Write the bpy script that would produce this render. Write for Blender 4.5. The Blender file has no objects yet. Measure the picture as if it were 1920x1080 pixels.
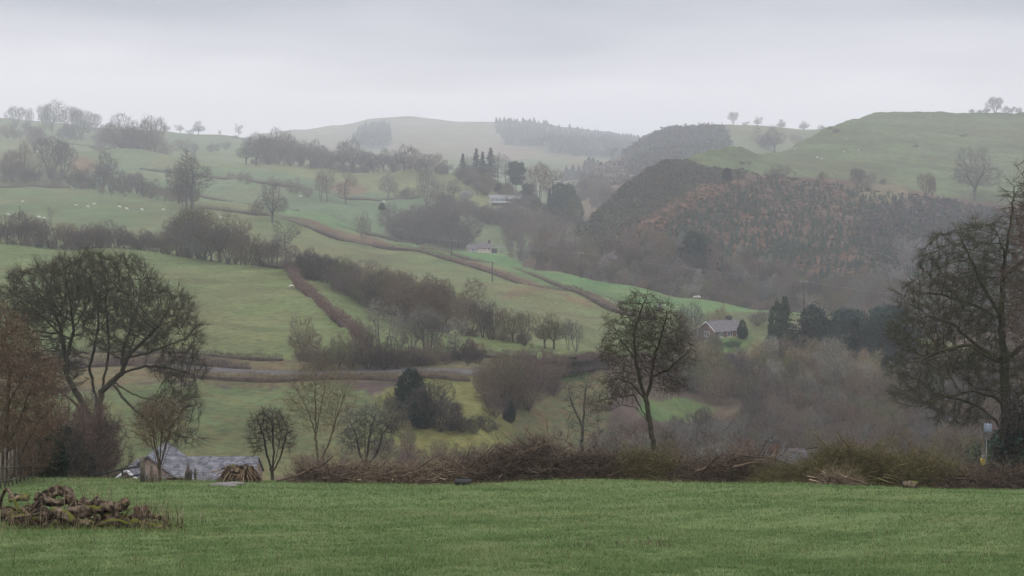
import bpy, math, random
import numpy as np
from mathutils import Vector
rnd = random.Random(7)
NR = np.random.RandomState(11)
scene = bpy.context.scene
C = scene.collection
F = 2600.0            # focal length in photo pixels (1920 wide)
VH = 295.0            # eye level row
# ------------------------------------------------------------------ camera
cam_d = bpy.data.cameras.new('camera')
cam = bpy.data.objects.new('camera', cam_d); C.objects.link(cam)
cam_d.sensor_width = 36.0; cam_d.lens = 36.0 * F / 1920.0
cam_d.shift_y = (VH - 540.0) / 1920.0
cam_d.clip_start = 0.1; cam_d.clip_end = 30000
cam.location = (0, 0, 0); cam.rotation_euler = (math.radians(90), 0, 0)
scene.camera = cam
# ------------------------------------------------------------------ world, sun, exposure
SUN_EL, SUN_ROT = math.radians(48), math.radians(200)
w = bpy.data.worlds.new('World'); scene.world = w; w.use_nodes = True
nt = w.node_tree; nt.nodes.clear(); L = nt.links
def N(t, tree=None, **kw):
    n = (tree or nt).nodes.new(t)
    for k, v in kw.items(): setattr(n, k, v)
    return n
sky = N('ShaderNodeTexSky', sky_type='NISHITA', sun_disc=False, sun_elevation=SUN_EL, sun_rotation=SUN_ROT)
tc = N('ShaderNodeTexCoord'); sep = N('ShaderNodeSeparateXYZ'); L.new(tc.outputs['Generated'], sep.inputs[0])
mp = N('ShaderNodeMapping'); mp.inputs['Scale'].default_value = (2.2, 2.2, 11.0); L.new(tc.outputs['Generated'], mp.inputs[0])
nz = N('ShaderNodeTexNoise'); nz.inputs['Scale'].default_value = 1.6; nz.inputs['Detail'].default_value = 2.0; nz.inputs['Roughness'].default_value = 0.42
L.new(mp.outputs[0], nz.inputs['Vector'])
# overcast: bright near the horizon, a slightly darker cloud base a few degrees up
ramp = N('ShaderNodeValToRGB'); cr = ramp.color_ramp; cr.interpolation = 'EASE'
cr.elements[0].position = 0.0; cr.elements[0].color = (0.475, 0.455, 0.488, 1)
cr.elements[1].position = 1.0; cr.elements[1].color = (0.98, 1.0, 1.06, 1)
for p, c in ((0.045, (0.475, 0.455, 0.488, 1)), (0.085, (0.37, 0.362, 0.392, 1)), (0.13, (0.255, 0.262, 0.298, 1)), (0.22, (0.42, 0.44, 0.48, 1)), (0.5, (0.80, 0.82, 0.88, 1))):
    e = cr.elements.new(p); e.color = c
ad = N('ShaderNodeMath', operation='MULTIPLY_ADD'); L.new(nz.outputs['Fac'], ad.inputs[0]); ad.inputs[1].default_value = 0.14
sb = N('ShaderNodeMath', operation='SUBTRACT'); L.new(sep.outputs['Z'], sb.inputs[0]); sb.inputs[1].default_value = 0.066
L.new(sb.outputs[0], ad.inputs[2]); L.new(ad.outputs[0], ramp.inputs[0])
SKYK = 12.6
mul = N('ShaderNodeVectorMath', operation='SCALE'); L.new(ramp.outputs[0], mul.inputs[0]); mul.inputs['Scale'].default_value = SKYK
mx = N('ShaderNodeMix', data_type='RGBA'); mx.inputs[0].default_value = 0.93
L.new(sky.outputs[0], mx.inputs[6]); L.new(mul.outputs[0], mx.inputs[7])
bg = N('ShaderNodeBackground'); bg.inputs['Strength'].default_value = 0.15
L.new(mx.outputs[2], bg.inputs['Color'])
out = N('ShaderNodeOutputWorld'); L.new(bg.outputs[0], out.inputs['Surface'])
sd = bpy.data.lights.new('sun', 'SUN'); sd.energy = 1.0; sd.angle = math.radians(25); sd.color = (1.0, 0.96, 0.9)
sun = bpy.data.objects.new('sun', sd); C.objects.link(sun)
sun.rotation_euler = (math.radians(90) - SUN_EL, 0, math.radians(180) - SUN_ROT)
scene.view_settings.view_transform = 'Standard'; scene.view_settings.look = 'None'
scene.view_settings.exposure = 0.0; scene.view_settings.gamma = 1.0
scene.cycles.use_denoising = True
scene.cycles.max_bounces = 6; scene.cycles.diffuse_bounces = 2; scene.cycles.glossy_bounces = 1
scene.cycles.transmission_bounces = 1; scene.cycles.transparent_max_bounces = 6; scene.cycles.volume_bounces = 2
scene.cycles.caustics_reflective = False; scene.cycles.caustics_refractive = False

# ------------------------------------------------------------------ helpers
def P(u, v, Y): return np.array([Y * (u - 960.0) / F, Y, Y * (VH - v) / F])
def tag(o, label=None, cat=None, group=None, kind=None):
    if label: o['label'] = label
    if cat: o['category'] = cat
    if group: o['group'] = group
    if kind: o['kind'] = kind
    return o
def link(name, data, parent=None):
    o = bpy.data.objects.new(name, data); C.objects.link(o)
    if parent is not None: o.parent = parent
    return o
def empty(name, loc, rz=0.0):
    o = link(name, None); o.location = [float(x) for x in loc]; o.rotation_euler = (0, 0, rz); o.empty_display_size = .2
    return o
def make_mesh(name, V, faces, mat=None, smooth=False):
    """faces: list of (n,k) int arrays"""
    me = bpy.data.meshes.new(name)
    V = np.asarray(V, dtype=np.float32); faces = [np.asarray(f, dtype=np.int32) for f in faces if len(f)]
    me.vertices.add(len(V)); me.vertices.foreach_set('co', V.ravel())
    nl = sum(f.size for f in faces); npoly = sum(len(f) for f in faces)
    me.loops.add(nl); me.loops.foreach_set('vertex_index', np.concatenate([f.ravel() for f in faces]))
    me.polygons.add(npoly)
    tot = np.concatenate([np.full(len(f), f.shape[1], dtype=np.int32) for f in faces])
    st = np.concatenate([[0], np.cumsum(tot)[:-1]]).astype(np.int32)
    me.polygons.foreach_set('loop_start', st); me.polygons.foreach_set('loop_total', tot)
    if smooth: me.polygons.foreach_set('use_smooth', np.ones(npoly, dtype=bool))
    me.update(calc_edges=True)
    if mat: me.materials.append(mat)
    return me
class Geo:
    """collects verts and faces for one mesh"""
    def __init__(s): s.V = []; s.Fs = {}; s.n = 0
    def add(s, V, faces):
        V = np.asarray(V, dtype=float).reshape(-1, 3)
        for f in faces:
            f = np.asarray(f, dtype=int)
            if f.ndim == 1: f = f[None]
            if len(f): s.Fs.setdefault(f.shape[1], []).append(f + s.n)
        s.V.append(V); s.n += len(V); return s
    def box(s, c, size, rz=0.0):
        x, y, z = [k / 2 for k in size]
        q = np.array([(-x,-y,-z),(x,-y,-z),(x,y,-z),(-x,y,-z),(-x,-y,z),(x,-y,z),(x,y,z),(-x,y,z)])
        ca, sa = math.cos(rz), math.sin(rz)
        q = np.c_[q[:,0]*ca - q[:,1]*sa, q[:,0]*sa + q[:,1]*ca, q[:,2]] + np.array(c)
        return s.add(q, [[(0,3,2,1),(4,5,6,7),(0,1,5,4),(1,2,6,5),(2,3,7,6),(3,0,4,7)]])
    def tube(s, pts, radii, n=8, cap=True):
        pts = np.asarray(pts, float); k = len(pts)
        radii = np.full(k, radii, float) if np.isscalar(radii) else np.asarray(radii, float)
        t = np.gradient(pts, axis=0); t /= np.linalg.norm(t, axis=1)[:, None] + 1e-9
        ref = np.array([0.13, 0.31, 0.94]); 
        if abs(t[:, :] @ ref).max() > .97: ref = np.array([0.9, 0.1, 0.2])
        a = np.cross(t, ref); a /= np.linalg.norm(a, axis=1)[:, None] + 1e-9
        b = np.cross(t, a)
        th = np.linspace(0, 2*math.pi, n, endpoint=False)
        R = pts[:, None] + radii[:, None, None] * (a[:, None] * np.cos(th)[None, :, None] + b[:, None] * np.sin(th)[None, :, None])
        i = np.arange(k - 1)[:, None] * n; j = np.arange(n)[None]; j2 = (j + 1) % n
        q = np.stack([i + j, i + n + j, i + n + j2, i + j2], -1).reshape(-1, 4)
        s.add(R.reshape(-1, 3), [q])
        if cap:
            base = s.n - k * n
            s.Fs.setdefault(n, []).append(np.array([list(range(base, base + n)), list(range(base + (k-1)*n, base + k*n))[::-1]]))
        return s
    def mesh(s, name, mat=None, smooth=False):
        return make_mesh(name, np.concatenate(s.V), [np.concatenate(f) for f in s.Fs.values()], mat, smooth)
    def obj(s, name, mat=None, parent=None, smooth=False): return link(name, s.mesh(name, mat, smooth), parent)

# ------------------------------------------------------------------ materials
def new_mat(name, rough=0.9):
    m = bpy.data.materials.new(name); m.use_nodes = True
    b = m.node_tree.nodes['Principled BSDF']; b.inputs['Roughness'].default_value = rough
    b.inputs['Specular IOR Level'].default_value = 0.06
    return m, m.node_tree, b
def noise_mat(name, c1, c2, scale=4.0, rough=0.9, detail=4.0, bump=0.0, bscale=None, coord='Object', lo=0.35, hi=0.65):
    m, t, b = new_mat(name, rough)
    tcn = N('ShaderNodeTexCoord', t); n = N('ShaderNodeTexNoise', t); n.inputs['Scale'].default_value = scale; n.inputs['Detail'].default_value = detail
    t.links.new(tcn.outputs[coord], n.inputs['Vector'])
    r = N('ShaderNodeValToRGB', t); r.color_ramp.elements[0].color = (*c1, 1); r.color_ramp.elements[1].color = (*c2, 1)
    r.color_ramp.elements[0].position = lo; r.color_ramp.elements[1].position = hi
    t.links.new(n.outputs['Fac'], r.inputs[0]); t.links.new(r.outputs[0], b.inputs['Base Color'])
    if bump:
        n2 = N('ShaderNodeTexNoise', t); n2.inputs['Scale'].default_value = bscale or scale * 4; n2.inputs['Detail'].default_value = 5
        t.links.new(tcn.outputs[coord], n2.inputs['Vector'])
        bp = N('ShaderNodeBump', t); bp.inputs['Strength'].default_value = bump; bp.inputs['Distance'].default_value = 0.05
        t.links.new(n2.outputs['Fac'], bp.inputs['Height']); t.links.new(bp.outputs[0], b.inputs['Normal'])
    return m
def tint_mat(name, mulc=(1, 1, 1), var=0.6, hue=None):
    """bark or twigs whose tint is the object's own colour, varied from piece to piece"""
    m, t, b = new_mat(name, 0.95); b.inputs['Specular IOR Level'].default_value = 0.1
    oi = N('ShaderNodeObjectInfo', t); g = N('ShaderNodeNewGeometry', t)
    r = N('ShaderNodeMapRange', t); r.inputs[3].default_value = 1 - var; r.inputs[4].default_value = 1 + var
    t.links.new(g.outputs['Random Per Island'], r.inputs[0])
    v = N('ShaderNodeVectorMath', t, operation='SCALE'); t.links.new(oi.outputs['Color'], v.inputs[0]); t.links.new(r.outputs[0], v.inputs['Scale'])
    v2 = N('ShaderNodeVectorMath', t, operation='MULTIPLY'); t.links.new(v.outputs[0], v2.inputs[0]); v2.inputs[1].default_value = mulc
    t.links.new(v2.outputs[0], b.inputs['Base Color'])
    return m
M_TWIG = tint_mat('twigs')
M_BARK = tint_mat('bark', (0.72, 0.74, 0.72), 0.2)
M_LEAF = tint_mat('leaves', (1, 1, 1), 0.5)

# ------------------------------------------------------------------ smooth random field
class Field:
    def __init__(s, seed, scales, amps):
        r = np.random.RandomState(seed); s.w = []
        for sc, am in zip(scales, amps):
            for _ in range(7):
                a = r.rand() * 2 * math.pi; k = 2 * math.pi / (sc * (0.6 + 0.8 * r.rand()))
                s.w.append((k * math.cos(a), k * math.sin(a), r.rand() * 7, am * 0.5))
    def __call__(s, x, y):
        z = 0
        for kx, ky, ph, am in s.w: z = z + am * np.sin(kx * x + ky * y + ph)
        return z
# ------------------------------------------------------------------ ground sheets
def cv(*pts):
    a = np.array(pts, float).reshape(-1, 2); return lambda u: np.interp(u, a[:, 0], a[:, 1])
SHEETS = {}
def inpoly(u, v, poly):
    poly = np.array(poly, float).reshape(-1, 2); inside = np.zeros(u.shape, bool); j = len(poly) - 1
    for i in range(len(poly)):
        xi, yi = poly[i]; xj, yj = poly[j]
        c = ((yi > v) != (yj > v)) & (u < (xj - xi) * (v - yi) / (yj - yi + 1e-12) + xi)
        inside ^= c; j = i
    return inside
def sheet_Y(name, u, v):
    cs = SHEETS[name]['c']
    vs = np.array([float(c[0](u)) for c in cs]); Ys = np.array([float(c[1](u)) for c in cs])
    vs = np.minimum.accumulate(vs - np.arange(len(vs)) * 1e-3)
    return 1.0 / np.interp(-v, -vs, 1.0 / Ys)
def on(name, u, v):
    Y = sheet_Y(name, u, v); p = P(u, v, Y); p[2] += float(SHEETS[name]['f'](p[0], p[1])); return p
def sheet(name, oname, curves, base, polys, mat, u0=-420, u1=2340, du=5, dv=2.5, field=None, drop=(60, 25), warp=7.0, label=None):
    field = field or (lambda x, y: 0 * x)
    SHEETS[name] = {'c': curves, 'f': field}
    us = np.arange(u0, u1 + du, du, dtype=float)
    vc = np.array([c[0](us) for c in curves]); Yc = np.array([c[1](us) for c in curves])
    for i in range(1, len(vc)): vc[i] = np.minimum(vc[i], vc[i-1] - 1e-3)
    rows_v, rows_Y = [vc[0]], [Yc[0]]
    for i in range(1, len(vc)):
        n = int(max(2, np.ceil(np.max(vc[i-1] - vc[i]) / dv)))
        for k in range(1, n + 1):
            t = k / n; v = vc[i-1] * (1-t) + vc[i] * t; iy = (1-t) / Yc[i-1] + t / Yc[i]
            rows_v.append(v); rows_Y.append(1 / iy)
    V = np.array(rows_v); Y = np.array(rows_Y); U = np.broadcast_to(us, V.shape)
    X = Y * (U - 960) / F; Z = Y * (VH - V) / F
    Z = Z + field(X, Y)
    # the far side falls away behind the crest
    nb = 4
    bx, by, bz = [], [], []
    for k in range(1, nb + 1):
        t = k / nb; y = Y[-1] + drop[0] * t; bx.append(X[-1] / Y[-1] * y); by.append(y); bz.append(Z[-1] - drop[1] * t ** 1.6)
    X = np.vstack([X, bx]); Z = np.vstack([Z, bz]); Yw = np.vstack([Y, by]); V2 = np.vstack([V, [V[-1]] * nb]); U2 = np.broadcast_to(us, V2.shape)
    nr, nc = X.shape
    i = np.arange(nr - 1)[:, None] * nc; j = np.arange(nc - 1)[None]
    q = np.stack([i + j, i + j + 1, i + nc + j + 1, i + nc + j], -1).reshape(-1, 4)
    me = make_mesh(oname, np.stack([X, Yw, Z], -1).reshape(-1, 3), [q], mat, True)
    col = np.ones((nr, nc, 4)); col[..., :3] = base; col[..., 3] = 0
    wf1 = Field(5, [60, 18, 7], [.5, .3, .2]); wf2 = Field(6, [60, 18, 7], [.5, .3, .2])
    for p in polys:
        poly, c = p[0], p[1]; wp = p[2] if len(p) > 2 else warp; rough = p[3] if len(p) > 3 else 0.0
        m = inpoly(U2 + wp * wf1(U2, V2 * 2), V2 + wp * .5 * wf2(U2, V2 * 2), poly)
        col[m, :3] = c; col[m, 3] = rough
    # soften one step
    for _ in range(1):
        col[1:-1] = (col[:-2] + 2 * col[1:-1] + col[2:]) / 4; col[:, 1:-1] = (col[:, :-2] + 2 * col[:, 1:-1] + col[:, 2:]) / 4
    at = me.color_attributes.new('ground_colour', 'FLOAT_COLOR', 'POINT'); at.data.foreach_set('color', col.astype(np.float32).ravel())
    o = link(oname, me); tag(o, kind='structure')
    if label: o['label'] = label
    return o
def ground_mat(name, s1=0.08, s2=0.6, amp=0.28, bump=0.4, bs=0.5, dry=(0.17, 0.15, 0.075), dryk=0.35, rust=(0.16, 0.085, 0.05)):
    """colour = land cover attribute x grass mottling at several scales, with dry tints; alpha = scrub roughness"""
    m, t, b = new_mat(name, 0.95); b.inputs['Specular IOR Level'].default_value = 0.08; l = t.links
    at = N('ShaderNodeAttribute', t, attribute_name='ground_colour'); g = N('ShaderNodeNewGeometry', t)
    def ns(scale, det=4.0, rg=0.55, stretch=None):
        n = N('ShaderNodeTexNoise', t); n.inputs['Scale'].default_value = scale; n.inputs['Detail'].default_value = det; n.inputs['Roughness'].default_value = rg
        if stretch:
            mpn = N('ShaderNodeMapping', t); mpn.inputs['Scale'].default_value = stretch; l.new(g.outputs['Position'], mpn.inputs[0]); l.new(mpn.outputs[0], n.inputs['Vector'])
        else: l.new(g.outputs['Position'], n.inputs['Vector'])
        return n
    a, c, d = ns(s1), ns(s2, 5, 0.65, (1, 1, 2)), ns(s1 * 0.35, 3)
    r1 = N('ShaderNodeMapRange', t); r1.inputs[1].default_value = .3; r1.inputs[2].default_value = .7; r1.inputs[3].default_value = 1 - amp; r1.inputs[4].default_value = 1 + amp; l.new(a.outputs['Fac'], r1.inputs[0])
    r2 = N('ShaderNodeMapRange', t); r2.inputs[1].default_value = .3; r2.inputs[2].default_value = .7; r2.inputs[3].default_value = 1 - amp * 1.5; r2.inputs[4].default_value = 1 + amp * 1.5; l.new(c.outputs['Fac'], r2.inputs[0])
    mm = N('ShaderNodeMath', t, operation='MULTIPLY'); l.new(r1.outputs[0], mm.inputs[0]); l.new(r2.outputs[0], mm.inputs[1])
    r3 = N('ShaderNodeMapRange', t); r3.inputs[1].default_value = .45; r3.inputs[2].default_value = .7; r3.inputs[3].default_value = 0; r3.inputs[4].default_value = dryk; l.new(d.outputs['Fac'], r3.inputs[0])
    mxn = N('ShaderNodeMix', t, data_type='RGBA'); l.new(r3.outputs[0], mxn.inputs[0]); l.new(at.outputs['Color'], mxn.inputs[6]); mxn.inputs[7].default_value = (*dry, 1)
    # scrub: dark and rusty clumps where alpha is high
    e = ns(s2 * 0.55, 6, 0.7)
    r4 = N('ShaderNodeMapRange', t); r4.inputs[1].default_value = .46; r4.inputs[2].default_value = .56; l.new(e.outputs['Fac'], r4.inputs[0])
    m4 = N('ShaderNodeMath', t, operation='MULTIPLY'); l.new(r4.outputs[0], m4.inputs[0]); l.new(at.outputs['Alpha'], m4.inputs[1])
    mx2 = N('ShaderNodeMix', t, data_type='RGBA'); l.new(m4.outputs[0], mx2.inputs[0]); l.new(mxn.outputs[2], mx2.inputs[6]); mx2.inputs[7].default_value = (*rust, 1)
    v = N('ShaderNodeVectorMath', t, operation='SCALE'); tone = N('ShaderNodeVectorMath', t, operation='MULTIPLY'); l.new(mx2.outputs[2], tone.inputs[0]); tone.inputs[1].default_value = (.78, .68, .63); l.new(tone.outputs[0], v.inputs[0]); l.new(mm.outputs[0], v.inputs['Scale']); l.new(v.outputs[0], b.inputs['Base Color'])
    nb = ns(bs, 6, .65); bp = N('ShaderNodeBump', t); bp.inputs['Strength'].default_value = bump; bp.inputs['Distance'].default_value = 0.6 / max(bs, .3)*.3
    l.new(nb.outputs['Fac'], bp.inputs['Height']); l.new(bp.outputs[0], b.inputs['Normal'])
    return m
# ------------------------------------------------------------------ the ground
GM = (0.125, 0.19, 0.075)      # lush meadow
GF = (0.115, 0.165, 0.07)     # winter grass
GB = (0.085, 0.185, 0.068)      # bright young grass
GY = (0.17, 0.18, 0.07)
BR = (0.13, 0.085, 0.06)       # bracken and bare soil
PU = (0.075, 0.06, 0.055)      # scrub floor
M_NEAR = ground_mat('meadow_turf', 0.35, 9.0, 0.10, 0.5, 14.0, dry=(0.16, 0.15, 0.07), dryk=0.35)
M_MID = ground_mat('pasture', 0.07, 0.7, 0.25, 0.6, 0.7, dryk=0.45)
M_FAR = ground_mat('far_pasture', 0.025, 0.22, 0.22, 0.3, 0.2, dryk=0.35)
M_BRK = ground_mat('bracken_slope', 0.03, 0.22, 0.25, 0.6, 0.3, dry=(0.10, 0.10, 0.06), dryk=0.6, rust=(0.09, 0.062, 0.045))
# meadow in front of the camera: falls away at about eleven degrees
MF = Field(3, [14, 6], [.035, .02])
def meadow_z(x, y):
    x = np.asarray(x, float); y = np.asarray(y, float)
    e = 49.8 + .5 * np.sin(x * .21 + 1)
    z = -1.6 - 0.2 * y + MF(x, y)
    z = np.where(x > 9, z - 0.02 * (x - 9) * np.clip((y - 25) / 25, 0, 1) * 1.2, z)
    z = z - 0.09 * np.clip(x + 30, -30, 0) * 0
    d = np.clip(y - e, 0, None)
    return z - 0.14 * d - 0.9 * (1 - np.exp(-d / 5))
xs = np.arange(-60, 60.1, 0.4); ys = np.concatenate([np.arange(-22, 66, 0.4), np.arange(66, 128, 1.0)])
Xg, Yg = np.meshgrid(xs, ys); Zg = meadow_z(Xg, Yg)
nr, nc = Xg.shape; i = np.arange(nr - 1)[:, None] * nc; j = np.arange(nc - 1)[None]
q = np.stack([i + j, i + j + 1, i + nc + j + 1, i + nc + j], -1).reshape(-1, 4)
me = make_mesh('meadow', np.stack([Xg, Yg, Zg], -1).reshape(-1, 3), [q], M_NEAR, True)
col = np.zeros((nr, nc, 4)); col[..., :3] = GM
mk = Yg > 50.5; col[mk, :3] = PU
at = me.color_attributes.new('ground_colour', 'FLOAT_COLOR', 'POINT'); at.data.foreach_set('color', col.astype(np.float32).ravel())
tag(link('meadow', me), kind='structure')
def near(u, Y):
    x = Y * (u - 960) / F; return np.array([x, Y, float(meadow_z(x, Y))])

# valley bottom, lower field, road bank and the large pale field up to its crest
c4v = cv(-420,655, 0,660, 400,665, 560,660, 700,662, 850,660, 1000,662, 1140,662, 1200,655, 1350,634, 1500,645, 1900,660, 2340,665)
c4Y = cv(0,225, 1080,235, 1200,290, 1300,335, 1700,345, 2340,340)
c5v = cv(-420,448, 0,455, 100,458, 200,463, 300,471, 400,485, 480,495, 540,505, 600,525, 650,549, 700,575, 780,600, 870,625, 960,641, 1040,655, 1090,659, 1140,660, 1200,653, 1350,632, 1500,643, 1900,658, 2340,663)
c5Y = cv(-420,430, 0,420, 300,410, 540,370, 700,320, 870,270, 1000,250, 1090,241, 1200,294, 1300,339, 1700,349, 2340,344)
pl_valley = [
 ([(-420,1000),(2340,1000),(2340,640),(1140,664),(-420,668)], PU, 3),
 ([(-420,905),(330,905),(700,900),(760,840),(720,760),(640,722),(330,722),(-420,735)], (0.09,0.135,0.06), 10, .25),
 ([(-420,722),(330,720),(640,722),(960,716),(960,662),(-420,664)], (0.10,0.11,0.065), 4, .3),
 ([(785,706),(900,712),(960,790),(985,872),(800,872),(740,820),(700,745)], (0.13,0.155,0.055), 8, .2),
 ([(960,700),(1140,700),(1140,880),(960,880)], (0.09,0.11,0.055), 8, .4),
 ([(1040,680),(1120,684),(1100,712),(1040,708)], (0.075,0.13,0.05), 4),
 ([(1200,742),(1290,748),(1345,770),(1320,786),(1200,786)], (0.08,0.16,0.055), 2),
 ([(-420,664),(540,663),(860,657),(1140,661),(1080,600),(600,400),(-420,400)], GF, 2),
 ([(535,500),(600,520),(760,592),(600,530),(560,520),(500,545),(490,500)], (0.10,0.16,0.055), 5),
 ([(1390,660),(1420,636),(1330,636),(1330,655)], (0.08,0.15,0.05), 2),
]
VF = Field(21, [45, 16], [.35, .15])
S_VALLEY = sheet('valley', 'valley_pasture', [
  (cv(0,990), cv(0,122, 900,122, 1300,145, 2340,150)),
  (cv(0,905, 2340,900), cv(0,146, 900,150, 1300,205, 2340,215)),
  (cv(0,790, 1100,790, 1300,800, 2340,800), cv(0,170, 900,175, 1300,250, 2340,260)),
  (cv(0,700, 1100,704, 1300,735, 2340,740), cv(0,205, 900,210, 1200,260, 1300,290, 2340,300)),
  (c4v, c4Y), (c5v, c5Y)], GF, pl_valley, M_MID, u0=-420, u1=2340, du=4, dv=2, field=VF, drop=(40, 12))

# the fields across the lane: sheep pasture on the left, bright field with its crest on the right
m1v = cv(-420,385, 0,385, 200,385, 370,390, 500,408, 580,424, 650,440, 700,456, 850,490, 920,510, 1000,535, 1080,556, 1160,580, 1300,604, 1700,655, 2340,700)
m1Y = cv(0,700, 370,680, 650,600, 850,530, 1000,480, 1160,420, 1300,400, 1700,370)
t1v = cv(-420,340, 0,345, 130,350, 200,358, 370,372, 500,388, 620,405, 700,446, 760,455, 800,462, 880,475, 960,489, 1050,507, 1110,526, 1160,537, 1200,543, 1300,552, 1380,566, 1440,577, 1500,592, 1560,603, 1640,625, 2340,740)
t1Y = cv(0,850, 370,850, 500,800, 620,760, 700,700, 800,660, 960,600, 1110,530, 1200,500, 1300,470, 1440,440, 1560,420, 2340,400)
pl_fields = [
 ([(-420,470),(600,540),(600,480),(370,440),(-420,395)], (0.105,0.145,0.07), 4),
 ([(200,425),(320,438),(430,448),(300,455),(150,438)], (0.15,0.12,0.07), 6),
 ([(-420,420),(0,405),(300,436),(380,400),(640,455),(860,510),(1000,560),(1160,600),(1160,700),(500,640)], (0.12,0.155,0.07), 2),
 ([(-420,340),(130,348),(370,374),(470,396),(380,402),(300,434),(130,424),(-420,415)], (0.095,0.145,0.065), 3),
 ([(374,386),(500,405),(580,419),(650,437),(850,486),(1000,529),(1165,577),(1165,582),(1000,536),(850,492),(650,443),(580,425),(500,409),(374,390)], (0.11,0.08,0.06), .6, .3),
 ([(500,382),(620,400),(700,440),(960,485),(1200,540),(1440,574),(1600,606),(1500,620),(1160,574),(850,482),(650,434),(480,398)], GB, 2),
 ([(1010,503),(1040,500),(1090,508),(1095,520),(1060,516)], BR, 4, .5),
 ([(930,558),(1020,553),(1110,572),(1110,577),(1030,558),(960,562)], (0.13,0.10,0.06), 1),
 ([(1300,700),(1700,700),(1700,600),(1560,604),(1500,605),(1440,600),(1380,590),(1300,596)], (0.10,0.13,0.06), 3),
]
FF = Field(22, [90, 30], [.9, .3])
sheet('fields', 'hill_fields', [
  (cv(-420,520, 0,525, 400,540, 540,560, 700,625, 870,668, 1080,692, 1200,700, 2340,760), cv(-420,450, 0,450, 540,395, 700,345, 870,300, 1080,285, 1300,350, 2340,350)),
  (m1v, m1Y), (t1v, t1Y)], GF, pl_fields, M_MID, u0=-420, u1=2000, du=4, dv=2, field=FF, drop=(50, 22))

# upper left hillside with its rounded crest
k4v = cv(-420,285, 0,288, 270,283, 400,300, 480,308, 600,314, 730,318, 830,322, 900,333, 945,350, 1000,385, 1060,420, 1100,450, 1300,480)
k4Y = cv(-420,1150, 480,1150, 730,1050, 945,950, 1100,800)
pl_left = [
 ([(-420,420),(700,440),(1000,480),(1100,480),(1000,390),(945,352),(830,322),(480,308),(-420,300)], (0.09,0.15,0.075), 3),
 ([(272,310),(480,320),(640,345),(800,370),(945,400),(960,352),(900,333),(830,322),(600,314),(480,308),(300,280)], (0.13,0.165,0.075), 2),
 ([(130,290),(180,302),(175,325),(135,330)], (0.17,0.13,0.07), 3),
 ([(-420,350),(130,350),(150,330),(100,295),(0,262),(-420,260)], (0.115,0.14,0.07), 3),
 ([(640,340),(700,350),(650,362),(610,352)], (0.14,0.10,0.06), 3),
]
sheet('left', 'left_hillside', [
  (cv(-420,352, 0,357, 370,384, 620,417, 700,470, 760,480, 1100,490), cv(0,872, 370,872, 620,780, 700,760, 1100,700)),
  (k4v, k4Y)], (0.10, 0.15, 0.075), pl_left, M_FAR, u0=-420, u1=1200, du=5, dv=2.5, field=Field(23, [140, 40], [1.5, .5]), drop=(70, 30))
k5v = cv(-420,200, -100,214, 0,221, 60,228, 130,235, 230,241, 330,250, 420,255, 500,262, 560,275, 640,292, 720,302, 800,312, 900,332, 1000,352, 1100,370)
pl_back = [([(-420,262),(250,262),(440,282),(500,300),(-420,300)], (0.12,0.16,0.075), 3), ([(300,262),(480,276),(470,290),(340,280)], (0.10,0.16,0.09), 3)]
sheet('back', 'upper_left_fields', [
  (cv(-420,300, 0,302, 480,322, 700,330, 830,336, 900,350, 1100,400), cv(0,1180, 480,1180, 830,1100, 1100,1050)),
  (k5v, cv(-420,1900, 500,1800, 800,1600, 1100,1500))], (0.11, 0.155, 0.08), pl_back, M_FAR, u0=-420, u1=1150, du=6, dv=2.5, field=Field(24, [200, 60], [1.2, .5]), drop=(200, 60))
# the distant hill closing the valley
k6v = cv(-420,300, 200,300, 400,282, 460,262, 490,252, 520,246, 600,237, 700,229, 780,223, 820,222, 900,224, 960,230, 1040,236, 1100,244, 1160,253, 1200,264, 1300,285, 1500,300, 1700,300)
pl_dist = [
 ([(400,330),(500,290),(700,275),(900,285),(1010,300),(980,262),(800,255),(500,252),(380,290)], (0.17,0.145,0.11), 5),
 ([(500,262),(600,242),(760,226),(960,232),(960,262),(800,268),(620,275)], (0.15,0.165,0.11), 4),
 ([(930,232),(1040,236),(1160,252),(1320,285),(1320,320),(1100,300),(1000,282),(940,268),(950,250)], (0.05,0.065,0.05), 3),
 ([(655,262),(690,242),(720,234),(735,250),(725,280),(665,280)], (0.03,0.045,0.04), 2),
 ([(820,300),(1060,300),(1060,345),(820,345)], (0.11,0.16,0.08), 3),
]
sheet('distant', 'distant_hill', [
  (cv(-420,352, 1700,352), cv(-420,1450, 1700,1450)), (cv(-420,305, 1700,300), cv(-420,2000, 1700,2000)),
  (k6v, cv(-420,3200, 1700,3200))], (0.14, 0.15, 0.09), pl_dist, M_FAR, u0=-420, u1=1700, du=6, dv=2, field=Field(25, [300, 90], [5, 1.5]), drop=(400, 150))
# second hill on the right, wooded on its steep side
k7v = cv(1040,420, 1070,352, 1100,330, 1130,310, 1160,292, 1200,262, 1240,243, 1265,233, 1300,233, 1370,231, 1420,235, 1500,241, 1545,244, 1700,250, 2340,260)
pl_second = [
 ([(1040,420),(1180,400),(1290,340),(1380,300),(1360,236),(1265,230),(1200,255),(1120,310)], (0.045,0.055,0.045), 3),
 ([(1075,410),(1100,330),(1125,312),(1160,300),(1190,320),(1200,345),(1100,415)], (0.12,0.10,0.075), 3),
]
sheet('second', 'wooded_hill', [
  (cv(1040,445, 2340,445), cv(1040,850, 2340,850)), (cv(1040,432, 1080,372, 1130,335, 1160,330, 1300,330, 2340,330), cv(1040,1250, 2340,1250)),
  (k7v, cv(1040,1700, 2340,1700))], (0.12, 0.155, 0.085), pl_second, M_FAR, u0=1040, u1=2340, du=5, dv=2.5, field=Field(26, [150, 50], [2, .8]), drop=(250, 90))
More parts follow.
